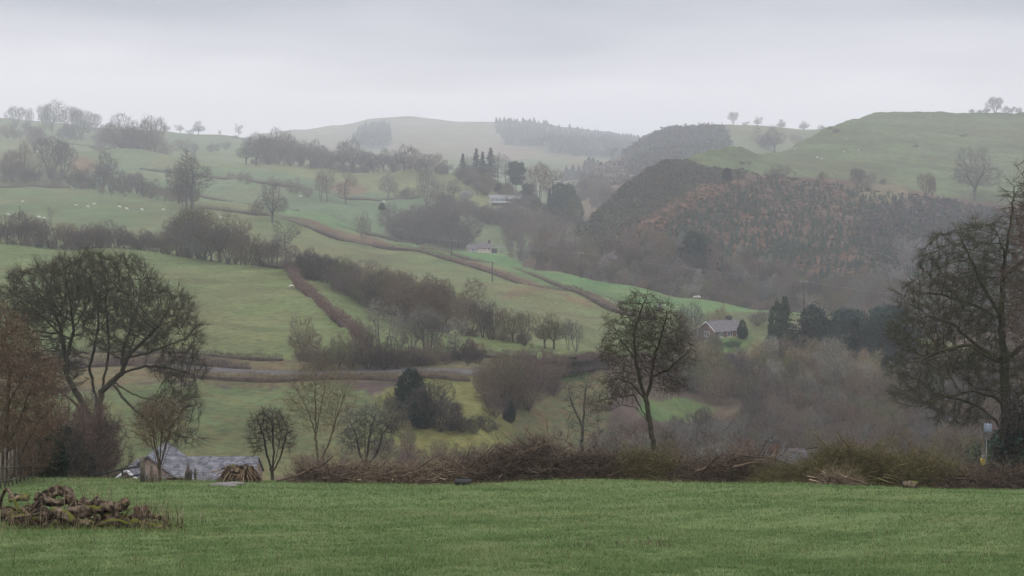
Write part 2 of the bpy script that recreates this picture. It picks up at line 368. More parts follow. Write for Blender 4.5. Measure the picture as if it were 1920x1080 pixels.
# the big hill on the right
k8v = cv(980,492, 1010,478, 1040,455, 1080,427, 1130,385, 1160,354, 1190,330, 1215,314, 1240,303, 1270,296, 1290,295, 1310,289, 1340,280, 1365,277, 1385,278, 1410,284, 1430,289, 1450,287, 1475,283, 1500,267, 1530,252, 1560,239, 1600,224, 1640,211, 1680,209, 1740,209, 1820,211, 1920,212, 2340,218)
k8Y = cv(980,600, 1080,620, 1240,700, 1380,800, 1450,900, 1640,1100, 1920,1150, 2340,1150)
edge8 = cv(980,496, 1080,440, 1190,345, 1240,312, 1300,310, 1400,325, 1480,330, 1600,340, 1700,355, 1800,372, 1920,385, 2340,400)
eY = cv(980,590, 1080,610, 1240,690, 1400,740, 1600,780, 1800,760, 1920,740)
pl_right = [
 ([(900,800),(2400,800),(2400,402),(1920,385),(1800,372),(1700,355),(1600,340),(1480,330),(1400,325),(1330,318),(1250,290),(1190,320),(1080,420),(900,500)], (0.105,0.082,0.062), 4, .8),
 ([(1060,470),(1080,427),(1190,328),(1240,300),(1290,294),(1335,325),(1290,345),(1230,385),(1180,430),(1110,470),(1090,480)], (0.082,0.07,0.056), 9, .5),
 ([(1180,440),(1250,395),(1330,345),(1390,330),(1370,370),(1290,420),(1210,470)], (0.14,0.088,0.06), 8, .3),
 ([(1380,430),(1450,390),(1500,385),(1480,440),(1420,480),(1370,470)], (0.13,0.085,0.058), 10, .6),
 ([(1480,480),(1600,470),(1650,500),(1560,530),(1490,530)], (0.14,0.088,0.06), 10, .6),
 ([(1770,388),(1860,392),(1900,430),(1840,425)], (0.17,0.095,0.07), 8, .6),
 ([(1580,350),(1640,342),(1700,352),(1710,375),(1600,378)], (0.15,0.15,0.09), 6, .3),
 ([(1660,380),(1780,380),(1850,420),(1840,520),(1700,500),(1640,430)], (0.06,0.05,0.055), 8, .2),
]
RF = Field(27, [160, 45, 18], [.3, .35, .3])
sheet('right', 'right_hill', [
  (cv(980,600, 1200,660, 1500,700, 2340,740), cv(980,520, 1200,470, 1500,400, 2340,380)),
  (cv(980,510, 1080,505, 1200,520, 1500,560, 1920,600, 2340,610), cv(980,570, 1080,560, 1200,540, 1500,520, 1920,480)),
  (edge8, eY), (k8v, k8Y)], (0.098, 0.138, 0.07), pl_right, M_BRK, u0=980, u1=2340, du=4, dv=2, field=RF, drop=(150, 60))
# the low ground under everything, out to where nothing more is seen
gm, gt, gb = new_mat('plain_turf'); gb.inputs['Base Color'].default_value = (0.09, 0.12, 0.06, 1)
g = Geo(); g.add([(-3400,-250,-75),(3400,-250,-75),(3400,4300,-75),(-3400,4300,-75)], [[(0,1,2,3)]])
tag(g.obj('ground', gm), kind='structure')
# ------------------------------------------------------------------ haze
hm = bpy.data.materials.new('haze'); hm.use_nodes = True; ht = hm.node_tree; ht.nodes.clear()
pv = N('ShaderNodeVolumePrincipled', ht); pv.inputs['Color'].default_value = (0.94, 0.945, 0.985, 1); pv.inputs['Density'].default_value = 0.00032; pv.inputs['Anisotropy'].default_value = 0.25
ho = N('ShaderNodeOutputMaterial', ht); ht.links.new(pv.outputs[0], ho.inputs['Volume'])
g = Geo(); g.box((0, 2000, 24), (7000, 4800, 200)); hz = g.obj('haze', hm); tag(hz, kind='stuff'); hz['label'] = 'pale damp mist filling the valley and veiling the far hills'
# ------------------------------------------------------------------ bare trees grown towards points in their crowns
def colonize(attr, pos, par, step, kill, infl, maxit=160, bias=(0, 0, 0.0), jit=0.15, rs=None):
    """space colonization; pos/par seed the skeleton (par index, -1 root)"""
    rs = rs or NR
    pos = [np.array(p, float) for p in pos]; par = list(par)
    A = np.array(attr); Pn = np.array(pos)
    D = np.linalg.norm(A[:, None] - Pn[None], axis=2); near_i = D.argmin(1); dist = D.min(1)
    nch = np.zeros(60000, int)
    keep = dist > kill; A, near_i, dist = A[keep], near_i[keep], dist[keep]
    for it in range(maxit):
        if not len(A): break
        m = dist < infl * (1.0 if it > 3 else 4.0)
        if not m.any(): m = dist < dist.min() * 1.3 + 1e-6
        idx = near_i[m]; Pa = np.array(pos)
        d = A[m] - Pa[idx]; d /= np.linalg.norm(d, axis=1)[:, None] + 1e-9
        u, inv = np.unique(idx, return_inverse=True)
        S = np.zeros((len(u), 3)); np.add.at(S, inv, d)
        S /= np.linalg.norm(S, axis=1)[:, None] + 1e-9
        S += rs.randn(*S.shape) * jit + np.array(bias); S /= np.linalg.norm(S, axis=1)[:, None] + 1e-9
        new = Pa[u] + S * step; ok = nch[u] < 3
        u, new = u[ok], new[ok]
        if not len(u):
            A, near_i, dist = A[~m], near_i[~m], dist[~m]; continue
        nch[u] += 1; i0 = len(pos)
        pos.extend(list(new)); par.extend(list(u))
        D = np.linalg.norm(A[:, None] - new[None], axis=2); bi = D.argmin(1); bd = D[np.arange(len(A)), bi]
        b = bd < dist; near_i[b] = bi[b] + i0; dist[b] = bd[b]
        keep = dist > kill; A, near_i, dist = A[keep], near_i[keep], dist[keep]
        if len(pos) > 20000: break
    return np.array(pos), np.array(par)
def radii(par, r0, p=2.2, rmax=1e9):
    n = len(par); acc = np.zeros(n); r = np.zeros(n)
    for i in range(n - 1, -1, -1):
        r[i] = max(acc[i], r0 ** p) ** (1 / p)
        if par[i] >= 0: acc[par[i]] += r[i] ** p
    return np.minimum(r, rmax)
def prisms(G, P0, P1, R0, R1, n=4):
    d = P1 - P0; L_ = np.linalg.norm(d, axis=1)[:, None] + 1e-9; t = d / L_
    ref = np.where(np.abs(t[:, 2:3]) > .9, [[1., 0, 0]], [[0, 0, 1.]])
    a = np.cross(t, ref); a /= np.linalg.norm(a, axis=1)[:, None] + 1e-9; b = np.cross(t, a)
    th = np.linspace(0, 2 * math.pi, n, endpoint=False); k = len(P0)
    o = a[:, None] * np.cos(th)[None, :, None] + b[:, None] * np.sin(th)[None, :, None]
    A0 = P0[:, None] + o * R0[:, None, None]; A1 = P1[:, None] + o * R1[:, None, None]
    V = np.concatenate([A0, A1], 1).reshape(-1, 3)
    i = np.arange(k)[:, None] * 2 * n; j = np.arange(n)[None]; j2 = (j + 1) % n
    q = np.stack([i + j, i + n + j, i + n + j2, i + j2], -1).reshape(-1, 4)
    G.add(V, [q])
def cones(G, P0, P1, R0):
    """three sided twigs that end in a point"""
    d = P1 - P0; t = d / (np.linalg.norm(d, axis=1)[:, None] + 1e-9)
    ref = np.where(np.abs(t[:, 2:3]) > .9, [[1., 0, 0]], [[0, 0, 1.]])
    a = np.cross(t, ref); a /= np.linalg.norm(a, axis=1)[:, None] + 1e-9; b = np.cross(t, a); k = len(P0)
    th = np.array([0, 2.094, 4.189])
    o = a[:, None] * np.cos(th)[None, :, None] + b[:, None] * np.sin(th)[None, :, None]
    V = np.concatenate([P0[:, None] + o * R0[:, None, None], P1[:, None]], 1).reshape(-1, 3)
    i = np.arange(k)[:, None] * 4
    f = np.stack([np.hstack([i, i + 1, i + 3]), np.hstack([i + 1, i + 2, i + 3]), np.hstack([i + 2, i, i + 3])], 1).reshape(-1, 3)
    G.add(V, [f])
def unit(a): return a / (np.linalg.norm(a, axis=1)[:, None] + 1e-9)
def twigs(G, P0, D0, n, ln, r, up=0.15, spread=0.8, sub=2, rs=None, curl=0.25):
    rs = rs or NR
    B = np.repeat(P0, n, 0); D = np.repeat(D0, n, 0)
    D = unit(D * 0.9 + rs.randn(len(B), 3) * spread * .6 + np.array([0, 0, up])); Ls = ln * (0.45 + 0.8 * rs.rand(len(B)))
    B = B + unit(np.repeat(D0, n, 0)) * (rs.rand(len(B), 1) - .5) * ln * .5
    M = B + D * Ls[:, None] * .55; E = M + unit(D + rs.randn(len(B), 3) * curl + np.array([0, 0, up * .6])) * Ls[:, None] * .5
    prisms(G, B, M, np.full(len(B), r), np.full(len(B), r * .75), 3); cones(G, M, E, np.full(len(B), r * .75))
    if sub:
        Q = np.repeat(B, sub, 0) + (np.repeat(M - B, sub, 0)) * rs.rand(len(B) * sub, 1) * 1.6
        d2 = unit(np.repeat(D, sub, 0) + rs.randn(len(Q), 3) * .65); l2 = ln * (.25 + .4 * rs.rand(len(Q)))
        cones(G, Q, Q + d2 * l2[:, None], np.full(len(Q), r * .65))
def leafs(G, Q, s, rs=None):
    rs = rs or NR; k = len(Q); a = unit(rs.randn(k, 3)); b = unit(np.cross(a, rs.randn(k, 3)))
    s_ = (s * (.6 + .8 * rs.rand(k)))[:, None]
    V = np.stack([Q - a * s_, Q + b * s_ * .6, Q + a * s_, Q - b * s_ * .6], 1).reshape(-1, 3)
    G.add(V, [np.arange(4 * k).reshape(-1, 4)])
def ell_points(ells, n, rs, shell=0.35):
    """points in a union of ellipsoids (x,y,z,rx,ry,rz), denser near the outside"""
    vols = np.array([e[3] * e[4] * e[5] for e in ells]) ** .7; vols /= vols.sum(); outp = []
    for e, wv in zip(ells, vols):
        k = int(n * wv) + 1; d = unit(rs.randn(k, 3)); r = (shell + (1 - shell) * rs.rand(k)) ** .5
        outp.append(np.array(e[:3]) + d * r[:, None] * np.array(e[3:]))
    return np.concatenate(outp)
def grow(ells, seeds, n=1500, step=.3, kill=.5, infl=3., r0=.012, p=2.2, tw=(3, .5, .01), up=.15, thick=.05, rmax=9., seed=1, bias=(0,0,.05), jit=.12,
         shell=.35, leaf=None, sub=2, spread=.8, twr=None, zmin=None, maxit=160, ivy=None, swell=1.0):
    """returns (trunk Geo, crown Geo, leaf Geo). seeds: list of polylines; each starts on an earlier one (index, node) or at a root"""
    rs = np.random.RandomState(seed)
    attr = ell_points(ells, n, rs, shell)
    if zmin is not None: attr = attr[attr[:, 2] > zmin]
    pos, par, lastidx = [], [], []
    for s in seeds:
        pts = [np.array(q, float) for q in s['p']]; prev = s.get('from', -1)
        prev = lastidx[prev[0]][prev[1]] if prev != -1 else -1
        ids = []
        if prev != -1: seq = [pos[prev]] + pts
        else: seq = pts; pos.append(pts[0]); par.append(-1); ids.append(len(pos) - 1); prev = ids[0]
        for a, b in zip(seq[:-1], seq[1:]):
            k = max(1, int(round(np.linalg.norm(b - a) / step)))
            for q in range(1, k + 1):
                pp = a + (b - a) * q / k + (rs.randn(3) * step * .10 if q < k else 0)
                pos.append(pp); par.append(prev); prev = len(pos) - 1
            ids.append(prev)
        lastidx.append(ids)
    pos, par = colonize(attr, pos, par, step, kill, infl, rs=rs, bias=bias, jit=jit, maxit=maxit)
    # smooth the limbs a little
    r = radii(par, r0, p, rmax)
    r = r * np.where(r > thick, swell, 1)
    kids = np.zeros(len(par), int); np.add.at(kids, par[par >= 0], 1)
    ch = np.arange(len(par))[par >= 0]; pa = par[ch]
    P0, P1, R0, R1 = pos[pa], pos[ch], np.minimum(r[pa], r[ch] * 1.35), r[ch]
    T, K, Lf = Geo(), Geo(), Geo()
    big = R1 > thick
    d = unit(P1 - P0)
    prisms(T, P0[big] - d[big] * R0[big][:, None] * .25, P1[big] + d[big] * R1[big][:, None] * .25, R0[big], R1[big], 7)
    prisms(K, P0[~big], P1[~big], R0[~big], R1[~big], 3)
    tr = twr or thick * .5
    m = R1 < tr
    twigs(K, P1[m], d[m], tw[0], tw[1], tw[2], up, spread, sub, rs)
    if leaf:
        k = leaf[0]; base = np.repeat(P1[m], k, 0); Q = base + rs.randn(len(base), 3) * leaf[2]; leafs(Lf, Q, leaf[1], rs)
    if ivy:
        mm = (R1 > ivy[0]) & (P1[:, 2] < ivy[4] if len(ivy) > 4 else True); base = np.repeat((P0[mm] + P1[mm]) / 2, ivy[1], 0); Q = base + rs.randn(len(base), 3) * ivy[3]; leafs(Lf, Q, ivy[2], rs)
    return T, K, Lf
PROTO = {}
def proto(name, res, lf_mat=None):
    T, K, Lf = res
    PROTO[name] = (T.mesh('trunk', M_BARK) if T.n else None, K.mesh('branches', M_TWIG) if K.n else None, Lf.mesh('foliage', M_LEAF) if Lf.n else None)
    # one mesh of everything, for copies too small to show their parts
    G = Geo(); mats = []
    Vs, Fs, mi, off = [], {}, [], 0
    for k, (g_, mt) in enumerate(((T, M_BARK), (K, M_TWIG), (Lf, M_LEAF))):
        if not g_.n: continue
        Vs.append(np.concatenate(g_.V))
        for n_, f in g_.Fs.items(): Fs.setdefault((k, n_), []).append(np.concatenate(f) + off)
        off += g_.n
    faces = [np.concatenate(f) for f in Fs.values()]; me_ = make_mesh('whole_tree', np.concatenate(Vs), faces)
    for mt in (M_BARK, M_TWIG, M_LEAF): me_.materials.append(mt)
    mi = np.concatenate([np.full(sum(len(x) for x in f), k[0], dtype=np.int32) for k, f in Fs.items()])
    me_.polygons.foreach_set('material_index', mi); PROTO[name + '_one'] = me_
def st(*p, **k): return dict(p=p, **k)
def E(*e): return list(e)
# all prototypes are ten metres tall, root at the origin
def dome(seed, n, wdt=1.0, tw=(4, .95, .011), **k):
    rs = np.random.RandomState(seed); es = []
    for a in range(5):
        th = a * 1.257 + rs.rand(); q_ = .55 + .6 * rs.rand(); es.append((math.cos(th) * 2.3 * wdt, math.sin(th) * 2.3 * wdt, 4.4 + rs.rand() * 2.6, 2.2 * q_ * wdt, 2.2 * q_ * wdt, 2.1 * q_))
    es.append((rs.randn() * .8, rs.randn() * .8, 7.7, 1.7 * wdt, 1.7 * wdt, 2.2)); es.append((rs.randn() * .7, rs.randn() * .7, 4.0, 3.2 * wdt, 3.2 * wdt, 1.4)); es.append((rs.randn() * 1.6, rs.randn() * 1.6, 8.2, 1.2, 1.2, 1.5))
    return grow(es, [st((0, 0, -.6), (.05, .1, 1.2), (.15 * rs.randn(), .1, 2.0)), st((1.3 * wdt, .6, 4.2), **{'from': (0, 2)}), st((-1.2 * wdt, .5, 4.4), **{'from': (0, 2)}), st((0, -1.3 * wdt, 4.3), **{'from': (0, 2)})],
                n=n, step=.3, kill=.48, infl=3.5, r0=.02, tw=tw, thick=.075, seed=seed, p=2.05, **k)
def tall(seed, n, tw=(4, .9, .010), **k):
    rs = np.random.RandomState(seed)
    es = [(rs.randn() * .9, rs.randn() * .9, z, wv * (.7 + .5 * rs.rand()), wv * (.7 + .5 * rs.rand()), 1.5) for z, wv in ((3.6, 1.5), (5.0, 2.1), (6.4, 2.2), (7.8, 1.8), (8.8, 1.1))]
    return grow(es, [st((0, 0, -.6), (.1, 0, 1.5), (.1, .2, 3.2), (-.1, .1, 6.0))], n=n, step=.3, kill=.46, infl=3., r0=.018, p=2.1, tw=tw, thick=.07, seed=seed, up=.35, bias=(0, 0, .18), **k)
def multi(seed, n, stems=5, w0=1.0, tw=(4, .95, .011), **k):
    rs = np.random.RandomState(seed); sd = [st((0, 0, -.6), (0, 0, -.3))]; es = []
    for a in range(stems):
        th = a * 6.283 / stems + rs.rand() * .6; c, s_ = math.cos(th), math.sin(th); q = .45 + rs.rand() * .75
        sd.append(st((c * .15, s_ * .15, .1), (c * .6 * q, s_ * .6 * q, 1.6), (c * 1.5 * w0 * q, s_ * 1.5 * w0 * q, 4.6), **{'from': (0, 1)}))
        es.append((c * 2.0 * w0 * q, s_ * 2.0 * w0 * q, 5.6 + 2.2 * rs.rand(), 1.3 * w0, 1.3 * w0, 2.3))
    es.append((rs.randn() * .6, rs.randn() * .6, 7.4, 1.3 * w0, 1.3 * w0, 2.4)); es.append((0, 0, 4.2, 2.4 * w0, 2.4 * w0, 1.3))
    return grow(es, sd, n=n, step=.3, kill=.48, infl=3., r0=.018, p=2.1, tw=tw, thick=.07, seed=seed, up=.3, bias=(0, 0, .15), **k)
def bush(seed, n, tw=(4, .95, .012), **k):
    rs = np.random.RandomState(seed)
    es = [(rs.randn() * 2.3, rs.randn() * 2.3, 4.6 + rs.randn() * 1.3, 2.4, 2.4, 3.0) for _ in range(6)] + [(0, 0, 4.2, 3.8, 3.8, 3.6), (rs.randn(), rs.randn(), 8.0, 1.5, 1.5, 2.)]
    sd = [st((0, 0, -.6), (0, 0, -.2))] + [st((c * .3, s_ * .3, .3), (c * 1.4, s_ * 1.4, 2.6), **{'from': (0, 1)}) for c, s_ in [(math.cos(a), math.sin(a)) for a in (0.3, 1.8, 3.1, 4.6)]]
    return grow(es, sd, n=n, step=.32, kill=.5, infl=3.5, r0=.018, tw=tw, thick=.09, seed=seed, zmin=.6, **k)
def conifer(seed, h=10., w=2.6, n=42, spiky=1.0, dens=1.0):
    """spruce: whorled drooping boughs of small needle sprays"""
    rs = np.random.RandomState(seed); T, K, Lf = Geo(), Geo(), Geo()
    T.tube([(0, 0, -.5), (0, 0, h * .5), (0, 0, h * .98)], [.14, .08, .015], 7)
    Bs, Ds, Ls = [], [], []
    for i in range(n):
        z = h * (.04 + .97 * (i + .5) / n); rad = w * max(0, 1 - z / h) ** .95 + .03
        for q in range(int(8 * dens)):
            th = rs.rand() * 6.283; l_ = rad * (.65 + .5 * rs.rand()); d = np.array([math.cos(th), math.sin(th), -.18 - .25 * rs.rand() + .5 * (z / h) ** 2])
            Bs.append((0, 0, z)); Ds.append(d); Ls.append(l_)
    B = np.array(Bs); D = unit(np.array(Ds)); Ln = np.array(Ls)
    E1 = B + D * Ln[:, None]; E1[:, 2] += Ln * .08
    prisms(K, B, E1, np.full(len(B), .03), np.full(len(B), .008), 3)
    k = 16; t = (.2 + .8 * rs.rand(len(B) * k, 1)); Q = np.repeat(B, k, 0) * (1 - t) + np.repeat(E1, k, 0) * t; Q[:, :2] += rs.randn(len(Q), 2) * .12; Q[:, 2] -= rs.rand(len(Q)) * .12
    leafs(Lf, Q, .14, rs)
    return T, K, Lf
def leafy(seed, ells, n=9000, s=.16, trunk=True, clump=420):
    """evergreen or ivy mass: sprays of small leaves in clumps on inner limbs"""
    rs = np.random.RandomState(seed)
    T, K, Lf = grow(ells, [st((0, 0, -.6), (.1, 0, 2.), (0, .1, 4.5))], n=500, step=.4, kill=.8, infl=3., r0=.02, tw=(1, .5, .012), thick=.08, seed=seed, sub=1)
    cp = ell_points(ells, clump, rs, .6); k = n // clump
    Q = np.repeat(cp, k, 0) + rs.randn(len(cp) * k, 3) * np.array([.34, .34, .22]); leafs(Lf, Q, s, rs)
    return T, K, Lf
proto('dome1', dome(1, 1500)); proto('dome2', dome(2, 1400, 1.12)); proto('dome3', dome(15, 1400, .92))
proto('tall1', tall(3, 1000)); proto('tall2', tall(4, 900)); proto('multi1', multi(5, 1300)); proto('multi2', multi(6, 1200, 7, 1.25)); proto('multi3', multi(16, 900, 4, .8))
proto('bush1', bush(7, 1500)); proto('bush2', bush(8, 1300)); proto('thin1', tall(9, 500, tw=(4, .9, .012))); proto('thin2', multi(19, 450, 3, .7, tw=(4, .9, .012)))
proto('spruce1', conifer(10)); proto('spruce2', conifer(11, w=3.3, n=36)); proto('fir', conifer(12, w=1.9, n=50))
proto('pine', leafy(13, [(0, 0, 8, 2.2, 2.2, 1.5), (1.6, .5, 6, 1.8, 1.8, 1.0), (-1.5, -.4, 6.6, 1.8, 1.8, 1.1), (.4, 1.2, 4.2, 2.2, 1.9, .9), (-1, -.8, 3.0, 1.6, 1.6, .7)]))
proto('ivy', leafy(14, [(0, 0, 7.4, 1.9, 1.9, 2.2), (.9, .3, 5, 2.1, 2.1, 1.8), (-.9, -.3, 4.6, 2.0, 2.0, 1.9), (.2, 0, 2.6, 1.8, 1.8, 1.9)], n=10000))
proto('holly', leafy(17, [(0, 0, 5, 3.0, 3.0, 4.4), (1.5, .5, 3.4, 2.6, 2.6, 3.0), (-1.5, -.5, 3.6, 2.6, 2.6, 3.0)], n=12000, s=.2))
bb = bush(18, 480, leaf=(5, .13, .35)); proto('beech', bb)
WIDTH = {'bush1': 1.0, 'bush2': 1.0, 'beech': 1.0, 'holly': 1.0}
TINT = dict(olive=(.095, .088, .05), grey=(.105, .10, .088), brown=(.115, .086, .06), purple=(.092, .07, .062), pale=(.17, .16, .13), red=(.105, .072, .060), dark=(.055, .046, .04),
            green=(.03, .048, .028), dgreen=(.016, .028, .02), ygreen=(.07, .08, .035), straw=(.19, .15, .085), rust=(.15, .085, .055), birch=(.19, .17, .165), bluegreen=(.025, .045, .038), moss=(.085, .085, .035))
def wood_object(name, label, group_pts, kinds, tints):
    """a wood nobody could count: one object that sets small bare trees on points"""
    col = bpy.data.collections.new(name + '_kinds')
    m, t, b = new_mat(name + '_twigs', .95); b.inputs['Specular IOR Level'].default_value = .1
    oi = N('ShaderNodeObjectInfo', t); r = N('ShaderNodeValToRGB', t); r.color_ramp.interpolation = 'CONSTANT'
    for i, tt in enumerate(tints):
        e = r.color_ramp.elements[i] if i < 2 else r.color_ramp.elements.new(i / len(tints))
        e.position = i / len(tints); e.color = (*TINT[tt], 1)
    g = N('ShaderNodeNewGeometry', t); mr = N('ShaderNodeMapRange', t); mr.inputs[3].default_value = .35; mr.inputs[4].default_value = 2.1
    v = N('ShaderNodeVectorMath', t, operation='SCALE'); t.links.new(oi.outputs['Random'], r.inputs[0]); t.links.new(g.outputs['Random Per Island'], mr.inputs[0])
    t.links.new(r.outputs[0], v.inputs[0]); t.links.new(mr.outputs[0], v.inputs['Scale']); t.links.new(v.outputs[0], b.inputs['Base Color'])
    for k in kinds:
        me_ = PROTO[k + '_one'].copy(); me_.materials.clear(); me_.materials.append(m); me_.polygons.foreach_set('material_index', np.zeros(len(me_.polygons), dtype=np.int32))
        col.objects.link(bpy.data.objects.new(k, me_))
    me = bpy.data.meshes.new(name); me.from_pydata([tuple(p[:3]) for p in group_pts], [], [])
    a = me.attributes.new('size', 'FLOAT', 'POINT'); a.data.foreach_set('value', [p[3] for p in group_pts])
    a = me.attributes.new('kind', 'INT', 'POINT'); a.data.foreach_set('value', [rnd.randrange(len(kinds)) for p in group_pts])
    o = link(name, me); ng = bpy.data.node_groups.new(name, 'GeometryNodeTree')
    ng.interface.new_socket('Geometry', in_out='INPUT', socket_type='NodeSocketGeometry'); ng.interface.new_socket('Geometry', in_out='OUTPUT', socket_type='NodeSocketGeometry')
    n = lambda q: ng.nodes.new(q)
    gi, go, ip, ci, na, nk, cx, rv = n('NodeGroupInput'), n('NodeGroupOutput'), n('GeometryNodeInstanceOnPoints'), n('GeometryNodeCollectionInfo'), n('GeometryNodeInputNamedAttribute'), n('GeometryNodeInputNamedAttribute'), n('ShaderNodeCombineXYZ'), n('FunctionNodeRandomValue')
    ci.inputs[0].default_value = col; ci.inputs['Separate Children'].default_value = True; ci.inputs['Reset Children'].default_value = True
    na.data_type = 'FLOAT'; na.inputs['Name'].default_value = 'size'; nk.data_type = 'INT'; nk.inputs['Name'].default_value = 'kind'; rv.inputs[3].default_value = 6.28
    l = ng.links; l.new(gi.outputs[0], ip.inputs['Points']); l.new(ci.outputs[0], ip.inputs['Instance']); ip.inputs['Pick Instance'].default_value = True
    l.new(nk.outputs[0], ip.inputs['Instance Index']); l.new(na.outputs[0], ip.inputs['Scale']); l.new(rv.outputs[1], cx.inputs[2]); l.new(cx.outputs[0], ip.inputs['Rotation']); l.new(ip.outputs[0], go.inputs[0])
    md = o.modifiers.new('trees', 'NODES'); md.node_group = ng; tag(o, label, 'wood', kind='stuff'); return o
def tree(kind, base, h, wf=1.0, tint='brown', label=None, group=None, name='bare_tree', cat='tree', parts=True, rz=None, tilt=(0, 0)):
    s = h / 10.0; c = TINT[tint]; jt = 0.88 + 0.24 * rnd.random(); c = tuple(k * jt for k in c)
    rz = rnd.random() * 6.283 if rz is None else rz; base = np.array(base, float)
    def setup(o, colr):
        o.color = (*colr, 1)
    if not parts:
        o = link(name, PROTO[kind + '_one']); o.location = base; o.rotation_euler = (tilt[0], tilt[1], rz); o.scale = (s * wf * (.85 + .3 * rnd.random()), s * wf, s); setup(o, c)
        tag(o, label, cat, group); return o
    r = empty(name, base, rz); r.rotation_euler = (tilt[0], tilt[1], rz); r.scale = (s * wf, s * wf, s); tag(r, label, cat, group)
    for me_, nm in zip(PROTO[kind], ('trunk', 'crown', 'foliage')):
        if me_ is None: continue
        o = link(nm, me_, r); setup(o, c)
    return r
# ------------------------------------------------------------------ the large trees close to the meadow, each grown to its own outline
def hero(name, u0, Y, vbase, limbs, ells, tint, label, cat='tree', mats=None, leaftint=None, group=None, ez=.85, **k):
    """limbs and crown lobes given round the root; depths in metres relative to the trunk"""
    m = Y / F
    def q(p): return ((p[0] - u0) * m, p[2] if len(p) > 2 else 0.0, (vbase - p[1]) * m)
    seeds = []
    for lb in limbs:
        s = {'p': [q(p) for p in lb[1]]}
        if lb[0] is not None: s['from'] = lb[0]
        seeds.append(s)
    es = [((e[0] - u0) * m, e[4] if len(e) > 4 else 0.0, (vbase - e[1]) * m, e[2] * m, (e[5] if len(e) > 5 else e[2] * m * ez), e[3] * m) for e in ells]
    T, K, Lf = grow(es, seeds, **k)
    r = empty(name, P(u0, vbase, Y)); tag(r, label, cat, group)
    for g_, nm, mt in ((T, 'trunk', M_BARK), (K, 'crown', M_TWIG), (Lf, 'foliage', M_LEAF)):
        if g_.n:
            o = g_.obj(nm, mt, r); o.color = (*TINT[leaftint if nm == 'foliage' and leaftint else tint], 1)
    return r
TINT.update(ashtw=(.14, .115, .075), sycamore=(.062, .057, .038), oakmoss=(.060, .057, .033), hawth=(.070, .060, .045))
hero('sycamore_tree', 186, 100, 845, [
  (None, [(176,862), (183,800,.2), (188,735,.2)]),
  ((0,2), [(197,700,0), (200,660,.5), (201,622,.3)]),
  ((0,2), [(212,714,-.3), (232,698,-.5), (244,668,-.8), (258,632,-.8)]),
  ((0,1), [(172,745,1.0), (156,700,1.5), (165,655,1.6), (170,625,1.8)]),
  ((0,1), [(165,760,-.6), (134,700,-1.), (138,655,-1.2), (150,615,-1.4)]),
  ((0,1), [(160,770,0), (122,705,.4), (116,650,.4), (108,610,.6)]),
  ((2,1), [(226,662,.8), (236,620,1.2)]),
  ((2,2), [(262,650,-1.2), (290,625,-1.6), (315,600,-2)]),
  ((2,2), [(280,660,-1.2), (330,640,-1.5)]),
  ((2,1), [(275,684,-.4), (320,690,-.2), (365,702,-.2)]),
  ((2,0), [(250,724,-1.8), (285,735,-2.4), (330,742,-2.8)]),
  ((2,0), [(236,740,-1), (262,765,-1.2), (300,790,-1.2), (340,812,-1), (365,815,-1)]),
  ((0,1), [(150,800,1), (140,770,1.2), (100,740,1.5)]),
 ], [(85,545,84,56,0,4.5), (40,590,44,50,0,3), (165,522,82,55,0,4.5), (222,545,72,68,.3,4.5), (292,580,76,52,-.5,4), (335,625,54,55,-1,3), (345,690,55,30,-1,2.4), (100,610,80,40,0,3.5), (320,770,62,36,0,2.2), (240,620,80,50,0,4), (130,575,90,40,0,4), (350,815,40,18,-1,1.5), (30,650,40,50,0,2), (90,700,60,60,1,3), (345,730,45,22,-2,1.5)],
 'sycamore', 'large spreading bare sycamore with many mossy stems, left of the slate roofed cottage', n=6400, step=.34, kill=.37, infl=4.5, r0=.0135, p=2.42, tw=(9, .8, .0078), up=.12, thick=.045, seed=31, bias=(0, 0, .02), jit=.06, shell=.3, swell=1.15, spread=.5, sub=2)
hero('oak_tree', 1888, 80, 925, [
  (None, [(1890,940), (1888,850), (1886,760,.1), (1884,680,.2), (1880,600,.2), (1884,520,.3), (1896,430,.3), (1905,350,.2)]),
  ((0,1), [(1870,790,.2), (1840,765,.5), (1800,752,.8), (1760,742,1.)]),
  ((0,2), [(1850,738,-.8), (1800,722,-1.8), (1740,735,-2.2), (1700,748,-2.5), (1665,742,-2.6)]),
  ((0,3), [(1840,664,-1), (1800,640,-1.6), (1740,650,-2), (1700,668,-2)]),
  ((0,3), [(1845,655,1), (1805,615,1.6), (1760,600,2)]),
  ((0,4), [(1850,560,-.8), (1822,520,-1.2), (1800,470,-1.4), (1780,430,-1.4)]),
  ((0,4), [(1850,580,1.8), (1790,560,2.5), (1740,555,3)]),
  ((0,3), [(1920,650,.2), (1970,600,.6), (2010,540,.8)]),
  ((0,2), [(1920,720,-.8), (1980,690,-1.6), (2060,680,-2)]),
  ((0,5), [(1930,480,0), (1960,430,0), (1985,380,0)]),
  ((0,5), [(1872,470,-1), (1850,430,-1.5)]),
 ], [(1790,490,72,62,0,2.4), (1762,560,85,48,0,2.8), (1735,625,76,44,0,3), (1722,690,66,34,-.5,3), (1800,650,85,60,0,3.4), (1715,735,62,20,-1,2.4), (1850,450,60,46,0,2.4), (1870,560,90,80,0,3.5), (1995,520,100,100,0,3.5), (2010,660,110,70,0,3.5), (1912,380,32,50,0,1.5), (1960,420,60,70,0,2.4), (1800,770,70,34,0,2), (1870,700,70,60,0,3)],
 'oakmoss', 'tall wide bare oak with dark mossy limbs at the right edge, above the transformer pole', n=6400, step=.3, kill=.36, infl=4.5, r0=.0125, p=2.38, tw=(8, .75, .0072), up=.0, thick=.042, seed=32, bias=(0, 0, 0), jit=.09, spread=.55, shell=.2, swell=1.15)
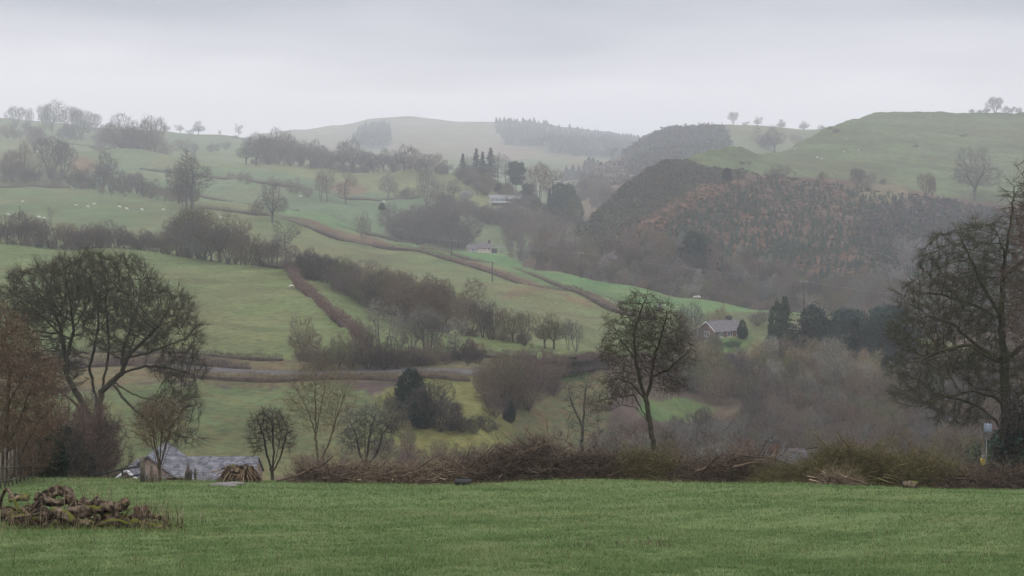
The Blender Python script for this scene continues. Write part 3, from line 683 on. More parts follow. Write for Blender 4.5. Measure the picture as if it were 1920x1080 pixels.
hero('hawthorn_tree', 1232, 50.5, 893, [
  (None, [(1234,905), (1228,850), (1220,800), (1211,750)]),
  ((0,3), [(1200,715,-.1), (1190,670,-.2), (1188,625,-.2), (1200,585,-.1), (1214,552,0)]),
  ((0,3), [(1222,710,.2), (1230,665,.3), (1246,620,.4), (1252,590,.3)]),
  ((0,2), [(1192,762,-.2), (1165,756,-.3), (1142,768,-.3), (1118,766,-.4)]),
  ((0,3), [(1185,722,.3), (1158,712,.4), (1138,722,.5)]),
  ((2,0), [(1252,690,-.3), (1275,668,-.4), (1292,650,-.4)]),
  ((1,1), [(1165,640,-.4), (1150,610,-.5)]),
  ((0,2), [(1190,742,.2), (1155,748,.3), (1130,752,.3)]),
 ], [(1205,608,46,40,0,.8), (1172,655,42,40,0,.8), (1245,648,50,44,0,.85), (1146,606,20,20,0,.4), (1272,604,16,20,0,.3), (1296,668,16,20,0,.3), (1222,572,14,34,0,.3), (1190,560,12,20,0,.3), (1136,662,14,20,0,.3), (1255,585,12,24,0,.3), (1214,562,16,20,0,.25), (1190,585,38,32,0,.6), (1165,722,44,28,0,.7), (1258,708,36,34,0,.6), (1128,757,34,15,0,.4), (1272,640,32,40,0,.6), (1150,650,28,34,0,.5), (1195,635,30,25,0,.8), (1215,690,50,30,0,.7), (1240,590,30,30,0,.5)],
 'hawth', 'bare ivy trunked hawthorn leaning left in the middle of the brushwood line', n=5200, step=.13, kill=.16, infl=1.2, r0=.0065, p=2.4, tw=(5, .34, .0042), up=.05, thick=.022, seed=33, bias=(0, 0, 0), jit=.38, shell=.1, spread=1.0, leaf=(1, .012, .05), leaftint='moss', ivy=(.05, 10, .02, .06))
# beech with its dead leaves still on, at the left edge, and the shrubs beneath it
hero('beech_tree', 8, 46, 915, [
  (None, [(8,930), (10,840), (14,760), (20,690)]),
  ((0,1), [(40,780), (62,720), (78,680)]), ((0,1), [(-30,780,.3), (-50,700,.4)]), ((0,2), [(45,720,-.5), (70,660,-.6)]), ((0,0), [(30,860,.4), (60,800,.5), (95,760,.5)]), ((0,3), [(0,650,.3), (10,610,.3)])],
 [(20,655,62,66,0,1.1), (60,720,56,60,0,1.1), (-40,700,70,110,0,1.3), (75,780,48,60,0,1.), (20,790,80,80,0,1.3), (50,850,60,44,0,.9), (90,700,32,36,0,.6), (-20,610,50,40,0,.8)],
 'brown', 'copper brown beech still holding its dead leaves at the left edge', n=4400, step=.15, kill=.17, infl=1.6, r0=.0065, p=2.35, tw=(3, .34, .005), thick=.025, seed=34, jit=.25, leaf=(6, .027, .12), leaftint='rust', shell=.2)
def tn(kind, u, Y, vtop, wf=1., tint='brown', label=None, group=None, z0=None, **k):
    """tree rooted on the meadow's far slope whose top reaches row vtop"""
    b = near(u, Y) if z0 is None else P(u, z0, Y)
    b[2] -= .05; h = P(u, vtop, Y)[2] - b[2]; return tree(kind, b, h, wf, tint, label, group, **k)
tn('bush1', 148, 60, 728, .66, 'purple', 'purple brown bare shrub between the copper beech and the big sycamore')
tn('bush2', 120, 66, 742, .7, 'red', 'reddish brown bare shrub behind the dark holly, under the big sycamore')
tn('holly', 92, 50, 812, 1.0, 'dgreen', 'very dark holly bush at the foot of the copper beech', cat='bush', name='holly_bush')
tn('holly', 118, 56, 790, .8, 'dgreen', 'dark evergreen bush standing behind the holly, left of the field gate', cat='bush', name='holly_bush')
tn('bush2', 136, 53, 800, .7, 'dark', 'low dark bare thorn beside the field gate', cat='bush', name='thorn_bush')
tn('bush1', 60, 55, 770, .9, 'brown', 'brown twiggy thorn behind the fence stakes under the beech', cat='bush', name='thorn_bush')
hero('pollard_tree', 300, 46.5, 905, [(None, [(300,915), (300,895), (299,882)]), ((0,2), [(290,830), (280,790), (272,768)]), ((0,2), [(302,825), (304,785), (306,762)]), ((0,2), [(312,830), (326,795), (334,772)]), ((0,2), [(300,835,-.3), (292,790,-.4)]), ((0,1), [(288,850,.1), (276,810,.2)]), ((0,1), [(312,850,.1), (330,815,.2)]), ((0,2), [(306,840,.2), (318,800,.3)])],
 [(292,800,46,42,0,.8), (280,780,24,28,0,.5), (318,785,30,34,0,.5), (330,810,20,24,0,.4)],
 'brown', 'small many stemmed pollard on a thick ivy covered stump before the slate roof', n=1100, step=.13, kill=.15, infl=1.6, r0=.005, p=2.5, tw=(5, .38, .0045), up=.5, thick=.016, seed=36, bias=(0, 0, .25), jit=.2, shell=.1, swell=1.5)
hero('alder_tree', 510, 56, 900, [(None, [(511,912), (510,885)]), ((0,1), [(500,850), (494,815), (485,790)]), ((0,1), [(514,850), (512,815), (508,785)]), ((0,1), [(524,862), (535,825), (541,800)]), ((0,1), [(517,855,.3), (525,815,.4)])],
 [(495,800,32,32,0,.7), (525,810,28,34,0,.6), (510,785,30,20,0,.6), (485,830,20,28,0,.4), (540,825,14,24,0,.3)],
 'dark', 'small dark bare alder with four stems left of the brushwood', n=1300, step=.14, kill=.16, infl=1.8, r0=.006, p=2.3, tw=(4, .36, .0055), up=.3, thick=.02, seed=37, bias=(0, 0, .15), jit=.25, shell=.1, swell=1.3)
hero('ash_tree', 597, 72, 925, [(None, [(597,935), (597,870), (592,815)]), ((0,2), [(578,775,.2), (562,745,.3), (548,722,.4)]), ((0,2), [(592,760), (590,715), (588,690)]), ((0,1), [(618,830,-.2), (630,790,-.3), (645,745,-.4), (655,715,-.4)]), ((0,1), [(607,850,.5), (620,812,.8), (628,770,1)]), ((0,2), [(604,765,-.6), (612,725,-.8)])],
 [(590,740,50,52,0,1.3), (560,745,30,46,0,.9), (635,755,36,50,0,1.), (600,705,50,26,0,1.), (655,715,24,26,0,.6), (600,790,50,30,0,1)],
 'ashtw', 'yellowish bare ash with a forked trunk, tallest of the trees left of the hawthorn', n=1700, step=.2, kill=.26, infl=2.6, r0=.0075, p=2.35, tw=(3, .7, .0052), up=.4, thick=.035, seed=38, sub=1, bias=(0, 0, .2), jit=.2, shell=.1)
hero('thorn_tree', 688, 66, 915, [(None, [(688,925), (688,880)]), ((0,1), [(674,850), (668,815), (655,790)]), ((0,1), [(690,840), (696,800), (705,775)]), ((0,1), [(706,850,.2), (716,815,.3), (738,792,.4)]), ((0,1), [(682,850,.5), (682,800,.6)])],
 [(665,805,34,34,0,.8), (700,790,36,32,0,.8), (730,795,32,28,0,.7), (740,775,28,20,0,.5), (690,830,50,20,0,.7)],
 'grey', 'small grey green bare thorn tree with windswept top behind the left brushwood', n=1700, step=.17, kill=.19, infl=2.2, r0=.007, p=2.3, tw=(4, .48, .006), up=.2, thick=.025, seed=39, bias=(.1, 0, .1), jit=.15, shell=.1, swell=1.3)
hero('dead_tree', 1088, 66, 912, [(None, [(1088,925), (1089,860), (1092,800)]), ((0,2), [(1095,770), (1098,730), (1104,702)]), ((0,2), [(1078,770,.2), (1068,740,.3), (1066,715,.3)]), ((0,1), [(1072,835,.1), (1052,825,.2), (1040,822,.2)]), ((0,1), [(1108,835,.3), (1128,812,.4)])],
 [(1098,735,28,42,0,.7), (1070,745,20,42,0,.5), (1060,815,34,24,0,.6), (1118,800,30,30,0,.6), (1090,790,34,24,0,.6)],
 'grey', 'thin grey half dead tree just left of the leaning hawthorn', n=520, step=.18, kill=.3, infl=1.8, r0=.010, p=2.1, tw=(3, .42, .007), up=.2, thick=.03, seed=40, bias=(0, 0, .12), jit=.3, shell=.1, swell=1.2)
hero('larch_tree', 1965, 60, 905, [(None, [(1962,920), (1960,700), (1955,480), (1950,300)]), ((0,1), [(1915,640,-.2), (1880,620,-.3)]), ((0,2), [(1915,455,-.2), (1890,440,-.3)]), ((0,3), [(1925,340), (1905,310)])],
 [(1925,480,36,66,-.5,.9), (1915,400,34,34,-.5,.8), (1925,340,22,50,-.5,.6), (1960,430,60,120,0,1.3), (1930,600,50,90,0,1.2), (1900,520,34,46,0,.8)],
 'red', 'pinkish twigged bare tree reaching in from beyond the right edge', n=1000, step=.2, kill=.3, infl=1.8, r0=.009, p=2.2, tw=(4, .42, .006), thick=.035, seed=41, jit=.3, shell=.1)
for u, Y, vt, tn_, lb in ((1915, 72, 810, 'dgreen', 'dark ivy mass at the foot of the big oak'), (1885, 104, 800, 'green', 'dark evergreen bush behind the transformer pole')):
    tn('holly', u, Y, vt, .9, tn_, lb, cat='bush', name='ivy_bush')

for u, Y, vt, wf_, t_, lb in ((1902, 66, 720, .42, 'dark', 'tall dark ivy covered stem in front of the big oak trunk'), (1925, 66, 760, .7, 'dgreen', 'dark ivy clad bush at the very right edge'), (1765, 84, 805, .7, 'brown', 'brown bare thorn standing left of the transformer pole'), (1915, 54, 850, .7, 'dgreen', 'low dark ivy bush under the big oak, nearest the meadow')):
    tn('ivy' if wf_ < .6 else 'holly' if t_ == 'dgreen' else 'bush1', u, Y, vt, wf_, t_, lb, cat='bush', name='ivy_bush' if t_ != 'brown' else 'thorn_bush')

tn('bush1', 96, 58, 716, .8, 'red', 'tall reddish brown thorn right behind the copper beech', cat='bush', name='thorn_bush')
tn('bush2', 40, 62, 690, .8, 'brown', 'tall brown thorn behind the copper beech trunk', cat='bush', name='thorn_bush')
# ------------------------------------------------------------------ trees of the slopes
ORD = 'first second third fourth fifth sixth seventh eighth ninth tenth eleventh twelfth thirteenth fourteenth fifteenth sixteenth seventeenth eighteenth nineteenth twentieth'.split()
def slope(kind, sh, u, vb, vt, wf=1., tint='brown', label=None, group=None, parts=None, **k):
    b = on(sh, u, vb); b[2] -= .15; h = (vb - vt) * 1.12 * b[1] / F + .15
    if parts is None: parts = (vb - vt) > 42
    return tree(kind, b, h, wf, tint, label, group, parts=parts, **k)
def row(sh, rows, phrase, group, noun='bare tree', **k):
    """rows: (kind, u, base row, top row, width, tint); labelled one by one from the left"""
    rows = sorted(rows, key=lambda q: q[1]); n = len(rows)
    for i, q in enumerate(rows):
        lb = f'{ORD[i]} {noun} from the left {phrase}' if n > 1 else f'{noun} {phrase}'
        if n > 1 and i == n - 1: lb = f'rightmost {noun} {phrase}'
        if n > 1 and i == 0: lb = f'leftmost {noun} {phrase}'
        slope(q[0], sh, q[1], q[2], q[3], q[4], q[5], lb, group, **k)
pick = lambda *a: a[rnd.randrange(len(a))]
BK = ('dome1', 'dome2', 'dome3', 'multi1', 'multi2', 'tall1', 'tall2')
# skyline on the left
row('back', [('multi2',30,240,203,1.2,'grey'), ('multi3',55,242,205,1.3,'grey'), ('multi1',84,246,202,1.1,'grey'), ('dome3',98,248,194,1.1,'grey'), ('multi1',133,262,206,1.1,'grey'), ('multi2',152,262,212,1.2,'grey'), ('multi1',178,246,215,1.2,'grey'), ('bush1',164,250,226,1.5,'grey')], 'standing against the sky at the far left', 'trees on the left skyline')
row('back', [('bush1',205,240,228,1.3,'dark'), ('dome2',228,300,222,1.0,'dark'), ('dome1',262,306,232,1.0,'dark'), ('multi2',285,306,226,.9,'brown'), ('bush2',300,296,258,1.2,'brown'), ('bush1',190,272,246,1.6,'dark'), ('bush2',215,275,250,1.5,'brown'), ('dome3',245,300,240,.9,'brown')], 'in the dark clump below the left skyline', 'clump below the left skyline')
row('back', [('bush1',312,250,238,1.2,'grey'), ('dome3',338,251,236,1.2,'grey'), ('dome1',372,254,230,1.2,'grey'), ('bush2',358,254,243,1.2,'dark'), ('thin1',412,256,246,1.6,'grey'), ('tall1',447,258,235,1.1,'grey'), ('bush1',440,259,252,1.6,'dark')], 'strung along the skyline left of the distant hill', 'skyline trees left of the distant hill')
row('back', [('bush1',395,286,268,1.1,'grey'), ('bush2',408,285,271,1.0,'grey'), ('bush1',423,282,266,1.0,'grey'), ('bush2',345,282,262,1.1,'grey'), ('bush1',366,284,266,1.0,'grey')], 'in the high fields right of the dark clump', 'small trees in the high fields')
row('left', [('bush2',18,300,283,1.1,'brown'), ('bush1',38,302,287,1.0,'brown')], 'on the slope at the far left above the farm lane', 'far left slope shrubs', noun='round bush', cat='bush', name='bush')
row('back', [('bush1',14,262,236,.9,'brown'), ('bush2',26,264,244,.8,'brown'), ('bush1',38,262,246,.8,'brown'), ('bush1',60,272,240,.9,'brown'), ('bush2',76,274,238,.9,'brown'), ('bush1',118,262,240,1.0,'dark'), ('bush2',132,265,238,1.0,'dark')], 'below the far left skyline trees', 'bushes below the left skyline', noun='bush', cat='bush', name='bush')
row('left', [('multi2',95,335,264,1.25,'dark'), ('multi1',120,335,272,1.1,'dark'), ('tall1',46,340,272,1.1,'brown'), ('dome3',22,342,288,1.1,'brown'), ('bush1',8,344,296,1.0,'brown'), ('bush2',66,340,300,1.1,'ygreen'), ('dome1',196,342,281,1.15,'dark')], 'along the lane above the sheep pasture', 'trees along the lane above the sheep')
hedge_l = []
for i in range(18):
    u = 140 + i * 13; vb = np.interp(u, [130, 200, 290, 370], [350, 358, 372, 386]); hedge_l.append((pick('bush1', 'bush2', 'multi2'), u, vb, vb - pick(26, 32, 38, 24), 1.0, pick('dark', 'brown', 'purple')))
row('fields', hedge_l, 'in the overgrown hedge above the sheep pasture', 'overgrown hedge above the sheep pasture', noun='thorn', cat='bush', name='thorn_bush')
row('fields', [('dome3',335,384,318,.8,'dark'), ('tall1',350,387,300,1.1,'dark'), ('tall2',361,388,288,1.2,'dark'), ('thin1',342,386,330,1.2,'brown')], 'of the tall group ending the sheep pasture hedge', 'tall trees ending the pasture hedge')
# the row behind the rounded crest
rr = []
for i in range(20):
    u = 462 + i * 19.5 + rnd.random() * 6; vb = float(k4v(u)) + 2; hh = np.interp(u, [460, 500, 540, 580, 620, 650, 700, 760, 830], [40, 62, 50, 52, 34, 56, 38, 48, 26]) * (.8 + .35 * rnd.random())
    rr.append((pick('dome1', 'dome2', 'dome3', 'multi2', 'bush1'), u, vb, vb - hh, 1.15, pick('dark', 'brown', 'grey')))
row('left', rr, 'in the hazy row behind the rounded green crest', 'hazy tree row behind the rounded crest')
r2 = [(pick('bush1', 'bush2', 'multi2'), 470 + i * 19, float(k5v(470 + i * 19)) + 14, float(k5v(470 + i * 19)) - 6 + 8 * rnd.random(), 1.4, pick('dark', 'brown', 'grey')) for i in range(19)]
row('back', r2, 'in the faint line of scrub below the distant hill', 'faint scrub below the distant hill', noun='bush', cat='bush', name='bush')
# single trees on the hillside
for q, lb in (
  (('dome1',510,420,352,1.05,'grey'), 'lone crooked bare tree beside the red brown hedge, left of the middle'),
  (('bush1',480,412,384,.9,'brown'), 'brown thorn just left of the lone crooked tree'),
  (('multi3',682,462,402,1.15,'pale'), 'pale bare tree growing out of the long brown hedge'),
  (('thin2',95,414,388,1.2,'brown'), 'thin bare sapling beside the pole at the lower edge of the sheep pasture'),
  (('holly',716,392,379,1.0,'green'), 'single round bush alone in the middle green field'),
  ): slope(q[0], 'fields', q[1], min(q[2], 999), q[3], q[4], q[5], lb)
row('left', [('multi3',601,373,320,1.0,'brown'), ('tall1',613,374,317,1.1,'brown'), ('tall2',648,378,321,1.2,'brown'), ('dome3',728,364,319,1.0,'grey')], 'standing in the middle green field below the rounded crest', 'field trees below the rounded crest')
row('left', [('bush1',515,357,334,1.0,'brown'), ('bush2',545,363,340,1.1,'brown'), ('bush1',556,364,343,.9,'brown'), ('bush1',577,367,345,1.0,'brown'), ('bush2',465,347,327,1.0,'brown'), ('bush1',450,343,326,1.0,'brown'), ('bush2',432,338,325,1.0,'brown')], 'in the broken hedge across the middle field', 'bushes in the broken hedge', noun='bush', cat='bush', name='bush')
row('left', [('multi1',800,388,325,1.0,'grey'), ('tall1',822,380,340,1.2,'grey'), ('dome1',850,372,340,1.1,'dark'), ('bush1',760,368,346,1.3,'dark'), ('bush2',780,370,350,1.2,'brown'), ('bush2',745,364,348,1.2,'brown'), ('multi2',895,366,342,1.0,'grey'), ('bush1',872,378,356,1.1,'grey'), ('holly',935,362,344,1.0,'dgreen'), ('tall2',952,360,340,1.1,'dark')], 'between the rounded crest and the pale farm', 'trees left of the pale farm')
dk = [(pick('multi1', 'bush1', 'bush2', 'dome1', 'multi2'), 745 + i * 10.2, 448 + i * 1.6, 384 + 10 * rnd.random() + (i > 9) * 16, 1.0, pick('dark', 'purple', 'dark')) for i in range(13)]
row('left', dk, 'in the dark copse behind the power line poles', 'dark copse behind the power line')
gap = [(pick('bush1', 'bush2', 'multi2'), 820 + i * 14, np.interp(820 + i * 14, [820, 880, 960], [388, 412, 434]), np.interp(820 + i * 14, [820, 880, 960], [388, 412, 434]) - 26 - 8 * rnd.random(), 1.2, pick('dark', 'brown', 'grey')) for i in range(11)]
row('left', gap, 'down the dark bank below the pale farm', 'scrub bank below the pale farm', noun='thorn', cat='bush', name='thorn_bush')
# conifers and trees in the gap of the valley
row('left', [('spruce1',868,332,296,1.3,'bluegreen'), ('thin2',880,333,300,1.0,'grey'), ('spruce2',893,335,290,1.2,'bluegreen'), ('spruce1',905,337,296,1.2,'bluegreen'), ('spruce2',920,340,291,1.3,'bluegreen'), ('tall1',934,344,300,1.0,'grey'), ('tall2',948,348,302,1.0,'grey'), ('pine',968,362,310,1.1,'bluegreen'), ('bush1',880,336,314,1.3,'dark'), ('bush2',910,340,318,1.3,'dark')], 'in the hazy spruce clump above the pale farm', 'spruce clump above the farm', noun='tree')
row('left', [('multi2',1010,384,310,.9,'brown'), ('tall1',1035,392,321,1.1,'brown'), ('pine',990,384,345,1.1,'bluegreen'), ('fir',1030,412,362,1.1,'bluegreen'), ('ivy',1050,412,348,1.0,'green'), ('ivy',1066,416,352,.9,'green'), ('holly',1078,418,372,.8,'ygreen'), ('holly',1005,396,372,1.2,'ygreen'), ('bush1',965,392,366,1.3,'grey')], 'in the garden grove right of the pale farm', 'grove right of the pale farm', noun='tree')
row('second', [('dome1',1103,372,326,1.1,'dark'), ('tall1',1086,366,332,1.3,'brown'), ('bush1',1120,374,344,1.3,'brown'), ('bush2',1070,366,340,1.3,'brown'), ('thin1',1148,303,279,1.4,'grey'), ('bush1',1138,380,350,1.2,'dark')], 'beyond the shoulder of the gorse covered hill', 'trees beyond the gorse hill shoulder')
row('distant', [('spruce1',1062,330,304,2.0,'bluegreen'), ('spruce2',1074,330,302,2.0,'bluegreen'), ('spruce1',1085,330,304,1.8,'bluegreen'), ('spruce2',1104,328,290,1.5,'bluegreen'), ('spruce1',1112,328,293,1.6,'bluegreen'), ('spruce2',1097,329,296,1.6,'bluegreen'), ('spruce1',1121,328,298,1.5,'bluegreen')], 'of the blue spruces at the head of the valley', 'blue spruces at the valley head', noun='spruce', name='spruce_tree')
row('distant', [('thin1',840,334,318,1.8,'grey'), ('bush1',870,320,314,2.2,'grey'), ('bush2',1000,318,308,2.,'grey'), ('bush1',1020,320,311,2.,'grey'), ('bush2',1040,318,310,2.,'grey'), ('bush1',985,330,318,2.,'grey')], 'among the tiny fields at the valley head', 'bushes at the valley head', noun='bush', cat='bush', name='bush')
# skyline on the right
row('second', [('multi2',1375,236,214,1.2,'grey'), ('dome3',1420,238,221,1.2,'grey'), ('bush2',1398,240,232,1.3,'grey')], 'on the skyline of the second hill', 'skyline trees of the second hill')
row('second', [('dome1',1465,246,228,1.2,'grey'), ('dome2',1507,247,229,1.2,'grey'), ('bush1',1543,247,234,1.2,'grey'), ('dome3',1452,286,240,1.3,'dark'), ('bush2',1440,282,256,1.2,'dark'), ('bush1',1425,274,250,1.2,'grey'), ('bush2',1496,280,258,1.1,'grey')], 'near the notch between the two right hand hills', 'trees in the notch of the right hills')
row('right', [('bush1',1822,213,204,1.2,'grey'), ('multi2',1866,214,184,1.15,'grey'), ('dome2',1850,214,200,1.2,'grey'), ('bush2',1888,214,200,1.3,'grey'), ('thin1',1898,214,200,1.3,'grey'), ('dome3',1910,214,201,1.2,'grey'), ('bush1',1838,213,205,1.2,'grey')], 'on the skyline of the big right hill', 'skyline trees of the big hill')
# on the right hill
slope('dome1', 'right', 1828, 374, 281, 1.05, 'grey', 'large solitary bare oak on the green slope of the right hill', name='oak_tree')
slope('holly', 'right', 1363, 337, 311, .9, 'dgreen', 'dark round holly at the top of the bracken slope', cat='bush', name='holly_bush')
row('right', [('bush1',1447,334,312,1.0,'grey'), ('bush2',1469,334,312,1.0,'grey'), ('thin1',1490,332,320,1.4,'brown'), ('bush1',1543,338,321,.9,'brown'), ('multi2',1606,352,317,1.1,'dark'), ('bush2',1622,350,321,.9,'grey'), ('thin2',1640,346,326,1.2,'grey'), ('bush1',1655,347,334,1.1,'grey'), ('multi2',1738,378,332,1.0,'brown'), ('multi1',1748,376,338,.8,'brown')], 'along the top edge of the bracken slope', 'thorns along the bracken edge')
row('right', [('bush1',1392,309,302,1.4,'dark'), ('bush2',1404,307,301,1.2,'dark'), ('bush1',1556,246,242,2.2,'dark'), ('bush2',1567,250,243,2.0,'dark'), ('bush1',1716,275,270,2.2,'dark'), ('bush2',1806,257,253,2.6,'dark'), ('bush2',1620,231,229,2.,'dark')], 'dotted on the short grass of the big right hill', 'gorse dots on the grass hill', noun='gorse bush', cat='bush', name='gorse_bush')
# belt of trees behind the large pale field
bl = []
for i in range(44):
    u = -60 + i * 13.8 + rnd.random() * 5; vb = float(c5v(u)) + 2
    hh = np.interp(u, [-60, 0, 25, 60, 150, 230, 290, 330, 380, 450, 500, 545, 600], [50, 54, 60, 44, 44, 36, 34, 62, 80, 72, 50, 74, 46]) * (.82 + .3 * rnd.random())
    bl.append((pick('dome1', 'multi1', 'multi2', 'bush1', 'bush2', 'bush1', 'tall1'), u, vb + 1, vb - hh * pick(.7, 1., 1.15, .9), pick(.9, 1.2, 1.3, 1.05), pick('purple', 'brown', 'grey', 'purple') if not 310 < u < 490 else pick('olive', 'grey', 'brown')))
for a in range(0, 44, 15): row('valley', bl[a:a + 15], ('in the belt behind the large field, far left stretch', 'in the belt behind the large field, middle stretch', 'in the belt behind the large field, near the corner')[a // 15], 'tree belt behind the large field')
bl = []
for i in range(26):
    u = 560 + i * 10.6 + rnd.random() * 4; vb = float(c5v(u)) + 3; hh = np.interp(u, [560, 620, 680, 740, 800, 830], [52, 56, 66, 84, 96, 84]) * (.75 + .3 * rnd.random())
    bl.append((pick('bush1', 'bush2', 'multi2', 'bush1'), u, vb, vb - hh, 1.15, pick('purple', 'brown', 'dark', 'olive')))
for a, ph in ((0, 'in the thick descending thicket, upper half'), (13, 'in the thick descending thicket, lower half')): row('valley', bl[a:a + 13], ph, 'descending thicket right of the beech hedge', noun='thorn', cat='bush', name='thorn_bush')
fs = [('multi2',866,627,556,.9,'brown'), ('bush1',885,630,566,1.0,'brown'), ('multi2',905,634,572,1.0,'purple'), ('dome3',925,637,574,1.0,'dark'), ('multi1',943,640,582,1.0,'brown'), ('dome3',962,643,586,1.0,'olive'), ('multi2',985,645,590,1.0,'brown'), ('dome1',1022,653,592,1.0,'brown'), ('dome2',1038,655,594,.95,'olive'), ('multi3',1066,657,600,1.0,'grey'), ('thin2',1080,658,604,1.4,'grey')]
row('valley', fs, 'in the low copse right of the middle field', 'low copse at the field end')
# near and on the lane
slope('dome1', 'valley', 568, 671, 595, .95, 'brown', 'single round headed young oak at the bottom of the large field', name='oak_tree')
row('valley', [('thin2',712,668,568,1.6,'pale'), ('multi3',750,672,590,1.0,'pale'), ('multi3',772,672,586,1.0,'pale'), ('tall1',793,672,582,1.1,'pale'), ('multi1',806,674,588,1.0,'grey'), ('thin1',852,672,602,1.2,'pale')], 'of the pale upright ashes by the lane', 'pale ashes by the lane', noun='ash', name='ash_tree')
row('valley', [('bush1',600,690,640,1.3,'brown'), ('bush2',630,694,632,1.3,'olive'), ('bush1',660,694,640,1.3,'brown'), ('bush2',690,696,644,1.2,'dark'), ('bush1',720,698,640,1.2,'dark'), ('bush2',745,698,652,1.2,'purple'), ('bush1',775,692,648,1.2,'purple'), ('bush2',800,688,645,1.0,'brown'), ('bush1',830,678,640,1.0,'purple'), ('bush2',862,676,640,1.2,'dark'), ('bush1',888,674,646,1.0,'dark'), ('beech',880,666,628,1.0,'rust'), ('bush1',678,664,600,.6,'red')], 'in the thicket along the upper side of the lane', 'thicket above the lane', noun='thorn', cat='bush', name='thorn_bush')
row('valley', [('holly',770,785,706,.95,'dgreen'), ('bush1',800,800,718,1.0,'dark'), ('holly',792,806,742,.9,'dgreen'), ('bush2',826,812,740,1.0,'dark'), ('bush1',752,780,730,1.0,'olive'), ('bush2',845,812,770,1.1,'dark'), ('bush1',868,816,782,1.1,'dark')], 'in the dark thicket left of the bright green bank', 'dark thicket by the green bank', noun='bush', cat='bush')
row('valley', [('bush1',915,752,668,.9,'brown'), ('multi2',945,758,664,.9,'olive'), ('bush2',968,765,668,.9,'brown'), ('bush1',990,772,672,.9,'purple'), ('dome3',1012,745,672,1.0,'red'), ('bush2',1032,736,676,.9,'brown'), ('holly',955,786,748,.7,'dgreen'), ('bush1',930,780,738,1.,'purple')], 'in the round thicket right of the bright green bank', 'round thicket right of the bank', noun='bush', cat='bush')
row('valley', [('bush1',900,805,782,1.1,'dark'), ('bush2',915,815,786,1.0,'dark'), ('bush1',888,818,796,1.3,'dark'), ('bush2',930,800,788,1.2,'dark'), ('bush1',880,800,788,1.2,'dgreen'), ('bush2',1058,700,682,1.3,'dark'), ('bush1',1080,700,684,1.3,'dark')], 'of the small dark gorse bushes on the green bank', 'gorse on the green bank', noun='gorse bush', cat='bush', name='gorse_bush')
# woods: trees nothing tells apart share a label
def wood(sh, spots, kinds, tints, name, label, hpx):
    pts = []
    for u, vb in spots:
        b = on(sh, u, vb); h = hpx * (.65 + .6 * rnd.random()) * b[1] / F; pts.append((b[0], b[1], b[2] - .15, h / 10))
    wood_object(name, label, pts, kinds, tints)
def grid(poly, du, dv, jit=.45):
    q = np.array(poly); sp = []
    for v in np.arange(q[:, 1].min(), q[:, 1].max(), dv):
        for u in np.arange(q[:, 0].min(), q[:, 0].max(), du):
            uu, vv = u + (rnd.random() - .5) * 2 * jit * du, v + (rnd.random() - .5) * 2 * jit * dv
            if inpoly(np.array([uu]), np.array([vv]), poly)[0]: sp.append((uu, vv))
    return sp
wood('left', grid([(940,440),(960,412),(1010,410),(1060,425),(1110,450),(1110,492),(1040,500),(960,492)], 15, 11), ('multi1', 'dome3', 'bush1', 'tall1'), ('dark', 'purple', 'brown', 'red'), 'hazy_wood', 'dark bare wood in the haze at the foot of the gorse hill', 34)
wood('right', grid([(1000,470),(1090,478),(1190,470),(1290,480),(1370,500),(1480,530),(1600,560),(1700,590),(1700,640),(1500,640),(1200,620),(1000,560)], 19, 13), ('multi1', 'multi2', 'dome1', 'dome3', 'tall1', 'bush1'), ('brown', 'purple', 'pale', 'olive', 'dark', 'grey', 'red', 'dark'), 'hillfoot_wood', 'brown and grey bare wood along the foot of the bracken hill', 46)
wood('right', grid([(1560,560),(1640,540),(1760,560),(1930,560),(1930,640),(1600,640)], 26, 18), ('multi1', 'dome1', 'dome2', 'bush1'), ('purple', 'grey', 'brown'), 'oak_side_wood', 'grey bare wood on the slope behind the big oak', 56)
row('right', [('ivy',1302,515,440,1.2,'dgreen'), ('fir',1312,520,450,1.6,'dgreen'), ('spruce1',1295,520,465,1.4,'bluegreen')], 'of the dark firs in the wood below the bracken', 'dark firs in the wood', noun='fir', name='conifer_tree')
row('right', [('thin2',1697,520,445,1.2,'birch'), ('thin1',1708,516,452,1.3,'birch'), ('thin2',1750,508,448,1.2,'birch'), ('thin1',1765,504,452,1.3,'birch'), ('thin1',1692,566,508,1.2,'birch'), ('thin1',1048,505,455,1.3,'birch'), ('thin1',1136,530,478,1.3,'birch')], 'of the white stemmed birches below the right hill', 'white stemmed birches', noun='birch', name='birch_tree')
# around the bungalow and in the bottom of the valley on the right
row('valley', [('holly',1458,690,566,.42,'green'), ('spruce2',1472,686,566,1.1,'green'), ('ivy',1525,690,580,1.0,'dgreen'), ('ivy',1538,700,596,.9,'dgreen'), ('pine',1592,690,588,1.2,'bluegreen'), ('spruce1',1604,716,610,1.5,'dgreen'), ('spruce2',1622,712,625,1.3,'dgreen'), ('pine',1668,706,582,1.1,'bluegreen'), ('pine',1655,712,600,1.2,'dgreen'), ('holly',1640,716,640,.9,'dgreen'), ('ivy',1560,708,620,1.,'dgreen')], 'of the dark evergreens right of the brick bungalow', 'evergreens right of the bungalow', noun='evergreen', name='conifer_tree')
slope('beech', 'fields', 1352, 612, 570, 1.0, 'straw', 'yellow budding willow behind the brick bungalow', name='willow_tree')
slope('bush1', 'fields', 1420, 612, 584, 1.2, 'purple', 'purple bare bush beside the field fence right of the bungalow', cat='bush')
slope('holly', 'valley', 1392, 640, 606, .7, 'green', 'dark bush touching the right end of the bungalow', cat='bush', name='evergreen_bush')
row('valley', [('bush1',1368,648,634,1.4,'green'), ('bush2',1350,648,637,1.4,'green'), ('bush1',1382,648,638,1.3,'green')], 'of the low green shrubs under the bungalow windows', 'garden shrubs by the bungalow', noun='shrub', cat='bush', name='garden_shrub')
